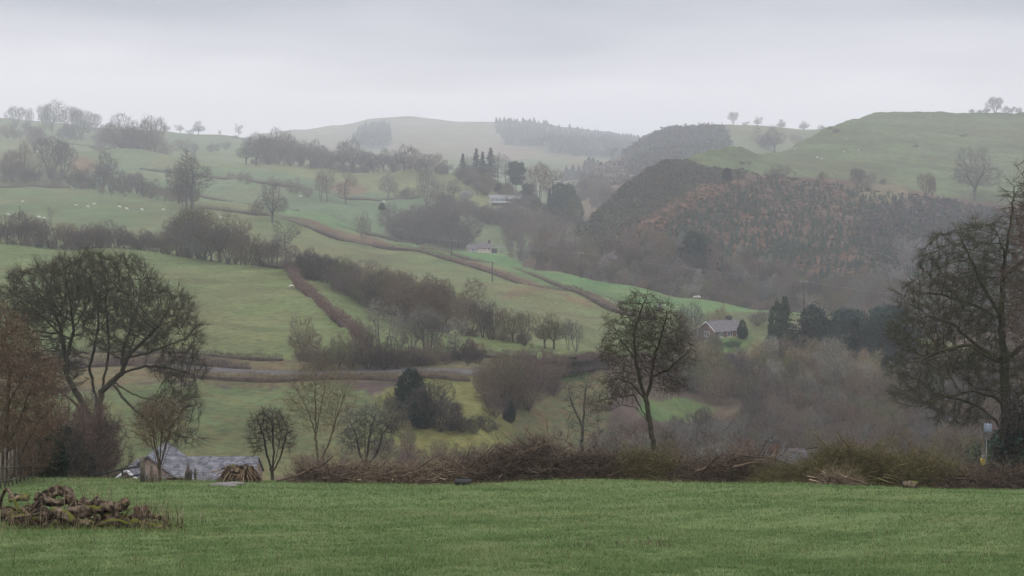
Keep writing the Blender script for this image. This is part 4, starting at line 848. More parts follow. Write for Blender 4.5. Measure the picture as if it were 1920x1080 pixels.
row('valley', [('multi2',1295,668,576,.8,'grey'), ('bush1',1320,676,620,1.0,'grey'), ('dome2',1275,690,600,.9,'brown'), ('multi1',1340,690,636,1.0,'olive'), ('bush2',1308,690,640,1.0,'olive')], 'in the scrub left of the brick bungalow', 'scrub left of the bungalow')
wood('valley', grid([(1255,712),(1300,706),(1410,702),(1432,668),(1500,664),(1700,700),(1960,700),(1960,760),(1360,768),(1300,745),(1255,742)], 24, 13), ('multi2', 'dome1', 'dome3', 'bush1', 'bush2', 'multi1'), ('olive', 'brown', 'pale', 'dark', 'purple', 'moss', 'straw'), 'valley_wood', 'olive brown bare wood in the valley below the brick bungalow', 64)
slope('multi1', 'valley', 1562, 756, 642, .9, 'pale', 'pale barked forked tree standing out of the wood below the evergreens', name='ash_tree')
slope('spruce1', 'valley', 1578, 822, 766, .8, 'dgreen', 'small dark pointed spruce in the middle of the brown wood', name='spruce_tree')
slope('holly', 'valley', 1698, 838, 800, 1.0, 'dgreen', 'dark evergreen bush low in the brown wood left of the transformer pole', cat='bush', name='holly_bush')
wood('valley', grid([(1150,842),(1240,840),(1345,830),(1450,775),(1960,764),(1960,890),(1150,890)], 25, 18), ('multi2', 'bush1', 'bush2', 'multi1', 'thin2', 'bush1'), ('red', 'purple', 'brown', 'dark', 'olive', 'grey', 'dark'), 'red_thicket', 'reddish brown bare thicket in the valley bottom behind the right brushwood', 72)
wood('valley', grid([(700,850),(780,845),(960,868),(1150,850),(1150,900),(700,900)], 24, 18), ('bush1', 'bush2', 'multi2', 'thin2'), ('red', 'purple', 'brown'), 'low_thicket', 'purple brown low thicket behind the left brushwood', 44)
wood('valley', [(575 + i * 17, 895 - (i % 3) * 8) for i in range(9)], ('bush1', 'bush2', 'thin2'), ('red', 'purple', 'brown'), 'ash_thicket', 'brown thorn thicket behind the forked ash tree', 50)
# saplings on the near slope, upright and pale, behind the hawthorn
sp = []
for i in range(60):
    u = 1110 + rnd.random() * 280; Y = 62 + rnd.random() * 28; b = near(u, Y); sp.append((b[0], b[1], b[2], (P(u, 800 + 55 * rnd.random(), Y)[2] - b[2]) / 10))
wood_object('birch_scrub', 'slender upright saplings of the birch scrub behind the leaning hawthorn', sp, ('thin1', 'thin2', 'multi3'), ('purple', 'red', 'pale', 'grey'))
# undergrowth that fills the belts and copses at their feet
def under(name, label, items, tints=('dark', 'purple', 'brown')):
    pts = []
    for sh, cvf, u0, u1, n, hp, dvv in items:
        for _ in range(n):
            u = rnd.uniform(u0, u1); v = float(cvf(u)) + rnd.uniform(*dvv); b = on(sh, u, v); h = hp * (.5 + .8 * rnd.random()) * b[1] / F; pts.append((b[0], b[1], b[2] - .1, h / 10))
    wood_object(name, label, pts, ('bush1', 'bush2', 'multi2'), tints)
under('belt_undergrowth', 'purple brown thorns and saplings filling the foot of the tree belt behind the large field', [('valley', c5v, -60, 560, 70, 17, (1, 5)), ('valley', c5v, 560, 850, 34, 26, (1, 8)), ('valley', c5v, 850, 1000, 22, 20, (1, 4))])
under('hillside_undergrowth', 'hazy bushes filling the tree groups of the upper left hillside', [('back', k5v, 180, 310, 34, 24, (14, 60)), ('back', k5v, 20, 170, 24, 14, (12, 30)), ('left', k4v, 462, 840, 60, 16, (1, 4)), ('fields', t1v, 130, 370, 34, 13, (1, 8)), ('left', cv(0,446, 740,450, 870,460), 738, 870, 30, 26, (-3, 8)), ('left', cv(0,340, 130,346), 0, 140, 30, 22, (-14, 2)), ('back', k5v, 460, 840, 50, 14, (8, 26))])
under('lane_undergrowth', 'brown brambles and thorns along the bank between the lane and the large field', [('valley', cv(0,680, 1140,684), 560, 900, 60, 22, (-10, 10)), ('valley', cv(0,680, 400,684), -100, 420, 60, 14, (-8, 8)), ('valley', cv(0,800, 1100,800), 730, 870, 30, 26, (-30, 14)), ('valley', cv(0,730, 1100,730), 900, 1050, 26, 28, (-30, 20))])
under('gap_undergrowth', 'hazy dark scrub filling the valley gap round the pale farm', [('left', cv(820,390, 880,410, 960,432, 1060,440), 820, 1060, 90, 24, (-14, 8)), ('left', cv(860,336, 960,372, 1090,420), 860, 1090, 70, 22, (-4, 14)), ('second', cv(1060,372, 1140,372), 1062, 1145, 40, 22, (-10, 16))])
# ------------------------------------------------------------------ uncountable cover: gorse, young conifers, far forest
def cover(name, sh, poly, n, size, tints, label, flat=.7, k=9, conic=False, maxu=None):
    q = np.array(poly, float); rs = np.random.RandomState(len(label) + n); G = Geo(); done = 0; cols = []
    pts = []
    while len(pts) < n:
        u = rs.uniform(q[:, 0].min(), q[:, 0].max(), 400); v = rs.uniform(q[:, 1].min(), q[:, 1].max(), 400)
        m = inpoly(u, v, poly); pts += list(zip(u[m], v[m]))
    base = np.array([on(sh, u, v) for u, v in pts[:n]])
    s = size * (.55 + .9 * rs.rand(n))
    if conic:
        th = np.linspace(0, 2 * math.pi, 6, endpoint=False)
        for lo, hi, wd in ((0, .55, .30), (.25, .8, .22), (.5, 1.0, .15)):
            ring = np.stack([np.cos(th) * wd, np.sin(th) * wd, np.full(6, lo)], -1)
            V = np.concatenate([ring[None] * (1 + .25 * rs.randn(n, 6, 1)) , np.tile([[[0, 0, hi]]], (n, 1, 1))], 1) * s[:, None, None] + base[:, None]
            i = np.arange(n)[:, None] * 7; f = np.concatenate([np.hstack([i + a, i + (a + 1) % 6, i + 6]) for a in range(6)]); G.add(V.reshape(-1, 3), [f])
    else:
        Q = np.repeat(base, k, 0); ss = np.repeat(s, k); d = rs.randn(len(Q), 3) * np.array([.42, .42, .30 * flat]) ; d[:, 2] = np.abs(d[:, 2]) + .1
        Q = Q + d * ss[:, None]; a = unit(rs.randn(len(Q), 3)); b = unit(np.cross(a, rs.randn(len(Q), 3))); s_ = (ss * .30)[:, None]
        V = np.stack([Q - a * s_, Q + b * s_, Q + a * s_, Q - b * s_], 1).reshape(-1, 3); G.add(V, [np.arange(len(V)).reshape(-1, 4)])
    m, t, b_ = new_mat(name + '_foliage'); g_ = N('ShaderNodeNewGeometry', t); r = N('ShaderNodeValToRGB', t); r.color_ramp.elements[0].color = (*tints[0], 1); r.color_ramp.elements[1].color = (*tints[1], 1)
    t.links.new(g_.outputs['Random Per Island'], r.inputs[0]); t.links.new(r.outputs[0], b_.inputs['Base Color'])
    o = G.obj(name, m); tag(o, label, name.replace('_', ' '), kind='stuff')
cover('gorse', 'right', [(1040,455),(1085,428),(1190,332),(1242,304),(1290,296),(1335,312),(1400,322),(1395,332),(1310,345),(1250,378),(1180,430),(1100,470)], 6500, 1.1, ((.055,.058,.045), (.10,.094,.075)), 'dark gorse and heather covering the steep left shoulder of the right hill')
cover('scattered_gorse', 'right', [(1100,480),(1200,400),(1290,340),(1340,312),(1420,322),(1560,345),(1520,400),(1400,400),(1280,450),(1180,510)], 1500, 1.1, ((.042,.044,.032), (.085,.075,.055)), 'looser gorse tufts spreading from the dark shoulder down over the bracken')
cover('young_conifers', 'right', [(1180,500),(1260,420),(1340,370),(1430,338),(1600,352),(1760,380),(1940,400),(1940,600),(1600,600),(1300,530)], 3000, 2.9, ((.014,.024,.017), (.03,.042,.026)), 'young planted conifers dotted over the bracken slope of the right hill', conic=True)
cover('bracken', 'right', [(1090,480),(1110,440),(1180,385),(1240,345),(1260,400),(1330,345),(1480,334),(1700,365),(1940,395),(1940,600),(1600,600),(1200,530)], 3800, 1.7, ((.135,.082,.055), (.058,.05,.045)), 'rust coloured dead bracken and bramble over the slope of the right hill', flat=.5, k=7)
cover('brambles', 'right', [(1640,385),(1780,375),(1900,400),(1900,520),(1660,520),(1600,450)], 1500, 2.0, ((.045,.038,.04), (.085,.068,.07)), 'purple grey bramble scrub under the solitary oak on the right hill', k=14)
cover('distant_forest', 'distant', [(925,236),(1000,236),(1100,246),(1165,256),(1260,275),(1260,300),(1100,296),(1000,280),(945,265)], 1700, 10.5, ((.018,.03,.026), (.03,.045,.035)), 'conifer forest along the right half of the distant hill', conic=True)
cover('forest_block', 'distant', [(660,268),(668,252),(690,242),(722,238),(732,250),(730,274),(668,278)], 360, 14., ((.018,.03,.026), (.03,.045,.035)), 'dark square block of conifers on the face of the distant hill', conic=True)
cover('hanging_wood', 'second', [(1155,335),(1165,298),(1200,266),(1240,246),(1268,238),(1300,238),(1350,238),(1365,250),(1370,290),(1330,320),(1240,335)], 3600, 3.6, ((.022,.03,.024), (.05,.05,.04)), 'dense dark hanging wood on the steep side of the second hill', flat=1.2, k=8)
cover('woodland_scrub', 'second', [(1075,368),(1100,335),(1130,315),(1160,302),(1180,330),(1180,345),(1120,350)], 300, 7., ((.08,.06,.05), (.14,.11,.09)), 'brown birch scrub on the low spur below the second hill', k=8)
# ------------------------------------------------------------------ hedges
M_HEDGE = noise_mat('hedge_core', (.045, .034, .03), (.085, .062, .052), scale=1.2, detail=6, bump=.6)
def hedge(pts, h, wd, label, tint='purple', group='field hedges', dens=30, leafy_=None, name='hedge', gaps=None, seed=1, tw=.6, r=.022):
    """clipped hedge along a line of ground points: a lumpy core under a coat of twigs"""
    rs = np.random.RandomState(seed + len(pts)); p = np.array(pts); d = np.linalg.norm(np.diff(p, axis=0), axis=1); cum = np.r_[0, np.cumsum(d)]
    Ln = cum[-1]; k = max(6, int(Ln / 1.3)); t = np.linspace(0, Ln, k); c = np.stack([np.interp(t, cum, p[:, i]) for i in range(3)], -1)
    T = unit(np.gradient(c, axis=0)); S = unit(np.cross(T, [[0, 0, 1.]])); wob = np.convolve(rs.rand(k + 4), np.ones(5) / 5, 'valid'); hh = h * (.35 + .45 * rs.rand(k) + .7 * wob); ww = wd * (.6 + .5 * rs.rand(k))
    prof = [(-.26, -.3), (-.3, .2), (-.16, .38), (.1, .42), (.26, .26), (.28, -.3)]
    V = np.stack([c + S * (a * ww)[:, None] + np.array([[0, 0, 1.]]) * (b * hh + rs.randn(k) * h * .05)[:, None] for a, b in prof], 1); m_ = len(prof)
    i = np.arange(k - 1)[:, None] * m_; j = np.arange(m_)[None]; j2 = (j + 1) % m_
    r_ = empty(name, c[k // 2]); tag(r_, label, 'hedge', group); o0 = c[k // 2]
    G = Geo(); G.add(V.reshape(-1, 3) - o0, [np.stack([i + j, i + m_ + j, i + m_ + j2, i + j2], -1).reshape(-1, 4)])
    G.Fs.setdefault(m_, []).append(np.array([list(range(m_)), list(range((k-1)*m_, k*m_))[::-1]])); core = G.obj('core', M_HEDGE, r_)
    n = int(Ln * dens * 2.2); q = rs.rand(n) * (k - 1); qi = q.astype(int).clip(0, k - 2); f = (q - qi)[:, None]
    B = c[qi] * (1 - f) + c[qi + 1] * f; a = rs.uniform(-.5, .5, n); z = rs.rand(n) ** .8
    B = B + S[qi] * (a * ww[qi])[:, None]; B[:, 2] += z * hh[qi] * .9
    D = unit(S[qi] * a[:, None] * 1.2 + rs.randn(n, 3) * .45 + np.array([0, 0, .9])); G = Geo()
    E1 = B + D * (tw * (.4 + 1.1 * rs.rand(n)))[:, None]; cones(G, B - o0, E1 - o0, np.full(n, r)); o = G.obj('twigs', M_TWIG, r_); o.color = (*TINT[tint], 1)
    if leafy_:
        G = Geo(); kk = int(Ln * leafy_[1]); s = rs.randint(0, n, kk); leafs(G, E1[s] + rs.randn(kk, 3) * .15 - o0, leafy_[2], rs); o = G.obj('dead_leaves', M_LEAF, r_); o.color = (*TINT[leafy_[0]], 1)
def line(sh, *uv): return [on(sh, u, v) for u, v in uv]
hedge(line('valley', (537,503), (548,520), (560,537), (585,562), (618,592), (650,618), (676,640), (690,655)), 2.1, 2.0, 'purple hedge running down the right side of the large field with red brown beech leaves', 'purple', leafy_=('rust', 34, .15), dens=60)
hedge(line('valley', (536,504), (500,500), (470,498)), 1.6, 1.8, 'short hedge along the top right corner of the large field', 'purple', dens=40)
hedge(line('fields', (374,391), (430,400), (500,412), (580,428), (650,446), (720,464)), 2.0, 1.5, 'long dark hedge on the lower side of the upper road, left half', 'purple', dens=26)
hedge(line('fields', (700,462), (780,476), (850,494), (920,513), (1000,539), (1080,561), (1160,585), (1230,600)), 2.2, 1.6, 'long dark hedge on the lower side of the upper road, right half', 'purple', leafy_=('rust', 8, .2), dens=30)
hedge(line('fields', (470,400), (560,411), (640,424), (700,442), (780,460)), 1.5, 2.2, 'thin hedge on the upper side of the road below the middle field', 'dark', dens=20)
hedge(line('fields', (790,464), (850,479), (920,496), (1000,521), (1080,545), (1165,572)), 1.3, 1.9, 'thin hedge along the lower edge of the bright green field', 'brown', dens=22)
hedge(line('fields', (-300,344), (0,348), (60,347), (130,352)), 2.4, 3.0, 'straight dark hedge along the top of the sheep pasture at the far left', 'dark', dens=20, r=.03)
hedge(line('left', (262,316), (330,322), (400,332), (470,342), (560,356), (640,366), (700,364)), 2.2, 3.0, 'hedge crossing the middle hillside below the yellow green field', 'dark', dens=16, r=.03)
hedge(line('left', (700,366), (760,368), (820,372)), 2.2, 3.0, 'hedge leading down to the copse right of the field trees', 'dark', dens=16, r=.03)
hedge(line('left', (372,372), (430,380), (500,388), (560,394)), 2.0, 2.6, 'faint hedge above the road in the middle green field', 'dark', dens=14, r=.03)
hedge(line('back', (270,294), (340,304), (400,308), (470,314)), 3.0, 3.5, 'hazy hedge behind the yellow green field at the left', 'dark', dens=14, r=.03)
hedge(line('back', (60,270), (110,268), (170,275), (230,290)), 3.0, 3.5, 'hazy hedge climbing to the left skyline', 'dark', dens=14, r=.03)
hedge(line('valley', (-420,662), (0,664), (250,664), (400,667), (460,668), (530,669)), 1.1, 1.2, 'gappy clipped hedge at the bottom of the large field', 'dark', dens=30)
hedge(line('valley', (240,690), (330,706), (420,714), (520,716), (600,715), (700,716), (780,718)), 1.25, 1.3, 'brown hedge on the near side of the pale lane', 'brown', leafy_=('rust', 6, .12), dens=46)
hedge(line('valley', (-420,692), (0,694), (240,690), (330,684), (400,688), (470,690)), 1.5, 1.4, 'rough purple hedge bank between the big sycamore and the lane', 'purple', dens=50)
hedge(line('valley', (860,664), (930,664), (1005,667)), 1.5, 1.8, 'square clipped hedge above the lane left of the gateway', 'purple', dens=60)
hedge(line('valley', (1017,669), (1080,670), (1150,672)), 1.2, 1.8, 'square clipped hedge above the lane right of the gateway', 'red', dens=60)
hedge(line('valley', (1040,688), (1085,690), (1140,688)), 1.7, 2.2, 'dark hedge below the lane behind the leaning hawthorn', 'dark', dens=60)
hedge(line('valley', (780,710), (830,712), (880,716)), 1.1, 1.4, 'low brown hedge where the lane bends above the green bank', 'brown', dens=50)
# ------------------------------------------------------------------ the lane and the upper road
M_LANE = noise_mat('lane_surface', (.075, .07, .068), (.11, .10, .097), scale=.8, detail=5)
def road(sh, name, pts, wd, mat, label):
    c = np.array([on(sh, u, v) for u, v in pts]); d = np.linalg.norm(np.diff(c, axis=0), axis=1); cum = np.r_[0, np.cumsum(d)]; t = np.arange(0, cum[-1], 1.5)
    c = np.stack([np.interp(t, cum, c[:, i]) for i in range(3)], -1); T = np.gradient(c, axis=0); T[:, 2] = 0; T = unit(T); S = np.cross(T, [[0, 0, 1.]])
    V = []
    for a in (-.5, -.44, .44, .5): V.append(c + S * a * wd + np.array([0, 0, .16 if abs(a) < .45 else -.25]))
    V = np.stack(V, 1); k = len(c); i = np.arange(k - 1)[:, None] * 4; j = np.arange(3)[None]
    me_ = make_mesh(name, V.reshape(-1, 3), [np.stack([i + j, i + 4 + j, i + 5 + j, i + 1 + j], -1).reshape(-1, 4)], mat); o = link(name, me_); tag(o, label, kind='structure')
road('valley', 'lane', [(200,684), (320,693), (430,696), (560,698), (660,697), (760,699), (830,700), (895,703), (930,707)], 4.2, M_LANE, 'pale lane crossing the valley side')
# ------------------------------------------------------------------ buildings
M_SLATE = noise_mat('roof_slate', (.10, .10, .115), (.22, .21, .225), scale=9, detail=6, bump=.3, lo=.38, hi=.62)
def slate_mat(name, c1, c2, mortar, bw=.25, bh=.2, scale=1.0, bump=.4):
    m, t, b = new_mat(name, .75); l = t.links; tcn = N('ShaderNodeTexCoord', t); mpn = N('ShaderNodeMapping', t); l.new(tcn.outputs['UV'], mpn.inputs[0])
    br = N('ShaderNodeTexBrick', t); br.inputs['Color1'].default_value = (*c1, 1); br.inputs['Color2'].default_value = (*c2, 1); br.inputs['Mortar'].default_value = (*mortar, 1)
    br.inputs['Scale'].default_value = scale; br.inputs['Brick Width'].default_value = bw; br.inputs['Row Height'].default_value = bh; br.inputs['Mortar Size'].default_value = .012; br.inputs['Bias'].default_value = 0
    l.new(mpn.outputs[0], br.inputs['Vector']); n = N('ShaderNodeTexNoise', t); n.inputs['Scale'].default_value = 1.3; n.inputs['Detail'].default_value = 6; l.new(mpn.outputs[0], n.inputs['Vector'])
    r = N('ShaderNodeMapRange', t); r.inputs[1].default_value = .3; r.inputs[2].default_value = .7; r.inputs[3].default_value = .65; r.inputs[4].default_value = 1.35; l.new(n.outputs['Fac'], r.inputs[0])
    v = N('ShaderNodeVectorMath', t, operation='SCALE'); l.new(br.outputs[0], v.inputs[0]); l.new(r.outputs[0], v.inputs['Scale']); l.new(v.outputs[0], b.inputs['Base Color'])
    bp = N('ShaderNodeBump', t); bp.inputs['Strength'].default_value = bump; bp.inputs['Distance'].default_value = .03; l.new(br.outputs['Fac'], bp.inputs['Height']); l.new(bp.outputs[0], b.inputs['Normal'])
    return m
M_SLATES = slate_mat('slates', (.085, .085, .10), (.19, .185, .20), (.035, .035, .04), .34, .2)
M_SLATEP = slate_mat('weathered_slates', (.055, .05, .053), (.10, .09, .093), (.03, .028, .03), .34, .2)
M_TILE = slate_mat('roof_tiles', (.105, .095, .10), (.135, .12, .125), (.07, .065, .07), .3, .3)
M_BRICK = slate_mat('red_brick', (.13, .065, .05), (.17, .085, .065), (.14, .12, .105), .23, .075, bump=.2)
M_BRICKD = slate_mat('brown_brick', (.20, .125, .09), (.28, .19, .14), (.22, .19, .16), .23, .075, bump=.2)
M_BRICKN = noise_mat('old_brick', (.06, .035, .026), (.11, .06, .042), scale=6, detail=6, bump=.4)
M_WHITE = noise_mat('white_paint', (.62, .62, .63), (.72, .72, .72), scale=2)
M_RENDER = noise_mat('pinkish_render', (.36, .30, .26), (.45, .38, .33), scale=.8, detail=6)
M_RENDW = noise_mat('white_render', (.26, .26, .255), (.34, .34, .335), scale=.8, detail=6)
M_GLASS, _t, _b = new_mat('window_glass', .15); _b.inputs['Base Color'].default_value = (.03, .035, .04, 1); _b.inputs['Specular IOR Level'].default_value = .6
M_SHEET = noise_mat('pale_metal_sheet', (.14, .145, .15), (.21, .215, .22), scale=1.5)
M_DARK = noise_mat('dark_boards', (.03, .03, .032), (.05, .05, .05), scale=3)
M_WOOD = noise_mat('weathered_wood', (.06, .052, .042), (.13, .115, .095), scale=6, detail=6, bump=.4)
M_METAL = noise_mat('galvanised_metal', (.16, .17, .18), (.24, .25, .26), scale=8)
M_POLE = noise_mat('tarred_pole', (.035, .03, .028), (.07, .06, .055), scale=5)
def uvquad(G_, quads, parent, name, mat):
    """quads: list of (4 points, width, height) with real-size uv so the courses run level"""
    me_ = bpy.data.meshes.new(name); V, Fc, UV = [], [], []
    for pts, wd, hg in quads:
        i = len(V); V += [tuple(map(float, p)) for p in pts]; Fc.append(tuple(range(i, i + len(pts))))
        o = np.array(pts[0], float); ux = np.array(pts[1], float) - o; ux /= np.linalg.norm(ux); nn = np.cross(ux, np.array(pts[-1], float) - o); nn /= np.linalg.norm(nn) + 1e-9; uy = np.cross(nn, ux)
        UV += [(float((np.array(p) - o) @ ux), float((np.array(p) - o) @ uy)) for p in pts]
    me_.from_pydata(V, [], Fc); uvl = me_.uv_layers.new(name='UVMap')
    for k, uv in enumerate(UV): uvl.data[k].uv = uv
    me_.materials.append(mat); return link(name, me_, parent)
def gable(parent, L, W, he, hr, wall_m, roof_m, over=.35, wname='wall', rname='roof', x0=0, y0=0, z0=0, below=2.0, barge=None):
    """ridge along local x, centred on (x0,y0); eaves at he, ridge at he+hr"""
    a, b, c = L / 2, W / 2, z0
    q = lambda x, y, z: (x0 + x, y0 + y, c + z)
    wl = [([q(-a,-b,-below), q(a,-b,-below), q(a,-b,he), q(-a,-b,he)], 0, 0), ([q(a,b,-below), q(-a,b,-below), q(-a,b,he), q(a,b,he)], 0, 0),
          ([q(a,-b,-below), q(a,b,-below), q(a,b,he), q(a,0,he+hr), q(a,-b,he)], 0, 0), ([q(-a,b,-below), q(-a,-b,-below), q(-a,-b,he), q(-a,0,he+hr), q(-a,b,he)], 0, 0)]
    wall = uvquad(None, wl, parent, wname, wall_m)
    k = hr / b; e = over; A = a + over * .6; zt = he + hr + .06; ze = he - k * e + .06; th = .12
    rf = []
    for s in (-1, 1):
        p0, p1, p2, p3 = q(-s*-A*-1 if False else -A, s*(b+e), ze), q(A, s*(b+e), ze), q(A, 0, zt), q(-A, 0, zt)
        rf.append(([p0, p1, p2, p3] if s < 0 else [p1, p0, p3, p2], 0, 0))
        dn = lambda p: (p[0], p[1], p[2] - th)
        rf.append(([dn(p0), p0, p3, dn(p3)], 0, 0)); rf.append(([p1, dn(p1), dn(p2), p2], 0, 0)); rf.append(([dn(p0), dn(p1), p1, p0], 0, 0)); rf.append(([dn(p1), dn(p0), dn(p3), dn(p2)], 0, 0))
    roof = uvquad(None, rf, parent, rname, roof_m)
    if barge:
        for sx in barge:
            G = Geo()
            for s in (-1, 1):
                xx = sx * (A + .03)
                pts = [q(xx, s*(b+e), ze - .2), q(xx, s*(b+e), ze + .02), q(xx, 0, zt + .03), q(xx, 0, zt - .24)]
                pts2 = [(p[0] + sx * .05, p[1], p[2]) for p in pts]
                G.add(pts + pts2, [[(0,1,2,3), (4,7,6,5), (0,4,5,1), (2,6,7,3), (1,5,6,2), (0,3,7,4)]])
            G.obj('bargeboard', M_WHITE, parent)
    return wall, roof
def window(parent, c, w_, h_, face=(0, -1), bars=1, name='window'):
    """frame proud of the wall with a pane; face = outward direction"""
    fx, fy = face; rz = math.atan2(fx, -fy); G = Geo(); t = .07
    for dx, dz, sx, sz in ((-w_/2, 0, t, h_), (w_/2, 0, t, h_), (0, h_/2, w_, t), (0, -h_/2, w_ + .15, t * 1.4)) + tuple(((k + 1) * w_ / (bars + 1) - w_ / 2, 0, t * .7, h_) for k in range(bars)):
        G.box((dx, -.04, dz), (sx, .08, sz))
    f = G.obj(name, M_WHITE, parent); f.location = c; f.rotation_euler = (0, 0, rz)
    g2 = Geo(); g2.box((0, .0, 0), (w_, .03, h_)); g2.obj('pane', M_GLASS, f)
def chimney(roof, c, s=.7, h=1.3, mat=M_BRICKN, pots=2):
    G = Geo(); G.box((c[0], c[1], c[2] + h/2 - .4), (s * 1.4, s, h + .8)); ch = G.obj('chimney', mat, roof)
    G = Geo(); G.box((c[0], c[1], c[2] + h + .05), (s * 1.4 + .15, s + .15, .14))
    for k in range(pots): G.tube([(c[0] + (k - (pots-1)/2) * s * .6, c[1], c[2] + h + .1), (c[0] + (k - (pots-1)/2) * s * .6, c[1], c[2] + h + .5)], .11, 8)
    G.obj('chimney_cap', M_DARK, roof)
# slate roofed cottage behind the meadow's edge: long low wing and a steep gable towards us
Yc = 128; m = Yc / F
org = P(370, 904, Yc); ct = empty('slate_cottage', org); tag(ct, 'low cottage with long pale slate roof and white edged gable, behind the meadow edge', 'house')
gable(ct, 210 * m, 5.2, .0, 36 * m, M_BRICKD, M_SLATES, over=.25, below=3.2, x0=-2 * m, y0=2.6)
def gable_y(parent, xc, half, zb, za, y0, y1, wall_m, roof_m, barge=True, pre=''):
    """gable facing the camera: apex over xc"""
    b = half; hr = za - zb
    wl = [([(xc-b, y0, zb-3), (xc+b, y0, zb-3), (xc+b, y0, zb), (xc, y0, za), (xc-b, y0, zb)], 0, 0), ([(xc-b, y1, zb-3), (xc-b, y0, zb-3), (xc-b, y0, zb), (xc-b, y1, zb)], 0, 0),
          ([(xc+b, y0, zb-3), (xc+b, y1, zb-3), (xc+b, y1, zb), (xc+b, y0, zb)], 0, 0), ([(xc+b, y1, zb-3), (xc-b, y1, zb-3), (xc-b, y1, zb), (xc, y1, za), (xc+b, y1, zb)], 0, 0)]
    uvquad(None, wl, parent, pre + 'wall', wall_m); k = hr / b; e = .3; f = .25; rf = []
    for s in (-1, 1):
        p = [(xc + s*(b+e), y0 - f, zb - k*e + .06), (xc + s*(b+e), y1, zb - k*e + .06), (xc, y1, za + .06), (xc, y0 - f, za + .06)]
        if s > 0: p = [p[0], p[1], p[2], p[3]]
        else: p = [p[1], p[0], p[3], p[2]]
        d_ = [(x, y, z - .12) for x, y, z in p]; rf.append((p, 0, 0)); rf.append((d_[::-1], 0, 0))
    uvquad(None, rf, parent, pre + 'roof', roof_m)
    if barge:
        G = Geo()
        for s in (-1, 1):
            pts = [(xc + s*(b+e), y0-f-.03, zb - k*e - .24), (xc + s*(b+e), y0-f-.03, zb - k*e + .08), (xc, y0-f-.03, za + .08), (xc, y0-f-.03, za - .26)]
            G.add(pts + [(x, y - .05, z) for x, y, z in pts], [[(0,1,2,3), (4,7,6,5), (0,4,5,1), (2,6,7,3), (1,5,6,2), (0,3,7,4)]])
        G.obj('bargeboard', M_WHITE, parent)
gable_y(ct, (276-372)*m, 62*m, -.1, 46*m, .6, 7.5, M_BRICKD, M_SLATES, False, 'gable_')
gable_y(ct, (250-372)*m, 29*m, .42, 34*m, -1.8, 2.0, M_BRICKD, M_SLATES, True, 'porch_')
G = Geo(); G.tube([((261-372)*m, -.9, 12*m), ((278-372)*m, -.9, -2*m)], .09, 6); G.obj('bargeboard', M_WHITE, ct)
# right hand house glimpsed over the brushwood
Yh = 150; m = Yh / F
hs = empty('stone_house', P(1472, 900, Yh), math.radians(6)); tag(hs, 'weathered slate roofed house with brick chimney half hidden behind the right brushwood', 'house')
w_, rf = gable(hs, 74 * m, 5.6, .6, 58 * m - .6, M_BRICKD, M_SLATEP, over=.3, below=6)
chimney(rf, (-25 * m, 0, 56 * m), .95, 1.0, M_BRICKN, 1)
G = Geo(); G.box((38 * m, .4, 44 * m), (22 * m, 2.4, .16)); G.obj('side_roof', M_DARK, hs)
G = Geo(); G.box((37 * m, .5, 20 * m), (14 * m, 2.0, 46 * m)); G.obj('side_wall', M_BRICKN, hs)
# brick bungalow
Yb = 352; m = Yb / F
bg_ = empty('brick_bungalow', P(1353, 632, Yb), math.radians(32)); tag(bg_, 'red brick bungalow with grey tiled roof and white gable edge, above the valley wood', 'bungalow')
w_, rf = gable(bg_, 9.6, 6.2, 2.2, 2.1, M_BRICK, M_TILE, over=.45, below=3, barge=(-1,))
chimney(rf, (2.6, .2, 4.2), .9, .8, M_DARK, 2)
for xx, ww in ((-2.9, 1.3), (0, 1.7), (3.0, 1.5)): window(bg_, (xx, -3.12, 1.15), ww, 1.15, (0, -1), 2)
window(bg_, (-4.82, 0, 1.1), 1.8, 1.2, (-1, 0), 1)
# rendered house in the dip beyond the bright field
Ym = 650; m = Ym / F
mh = empty('rendered_house', P(907, 480, Ym), math.radians(-4)); tag(mh, 'pinkish rendered farmhouse with dark roof and a white porch wing, behind the bright green field', 'house')
w_, rf = gable(mh, 6.6, 5, 4.1, 2.2, M_RENDER, M_TILE, over=.3, x0=.6, below=3, barge=(1,)); chimney(rf, (2.6, 0, 6.4), .8, .9, M_DARK, 1)
gable(mh, 4.8, 5, 3.7, 1.6, M_RENDW, M_TILE, over=.3, wname='wing_wall', rname='wing_roof', x0=-5.2, below=3)
for xx, zz in ((-5.0, 3.1), (-6.2, .8), (1.0, 3.6), (1.1, .9), (-1.4, .7), (2.8, 3.5)): window(mh, (xx, -2.55, zz), .9, 1.0, (0, -1), 1)
G = Geo(); G.box((-5.4, -3.1, 1.9), (5.2, 1.3, .18)); G.box((-3.4, -3.5, .2), (.2, .2, 3.4)); G.box((-4.6, -3.5, .2), (.2, .2, 3.4)); G.obj('porch', M_DARK, mh)
G = Geo(); G.box((5.0, -.5, 1.0), (2.4, 4, 5)); G.obj('extension', M_SLATEP, mh); G = Geo(); G.box((6.6, -1, 4.0), (5.0, 3, .18)); G.box((8.3, -1.4, 2.2), (1.6, 2, .5)); G.obj('conservatory_roof', M_SHEET, mh)
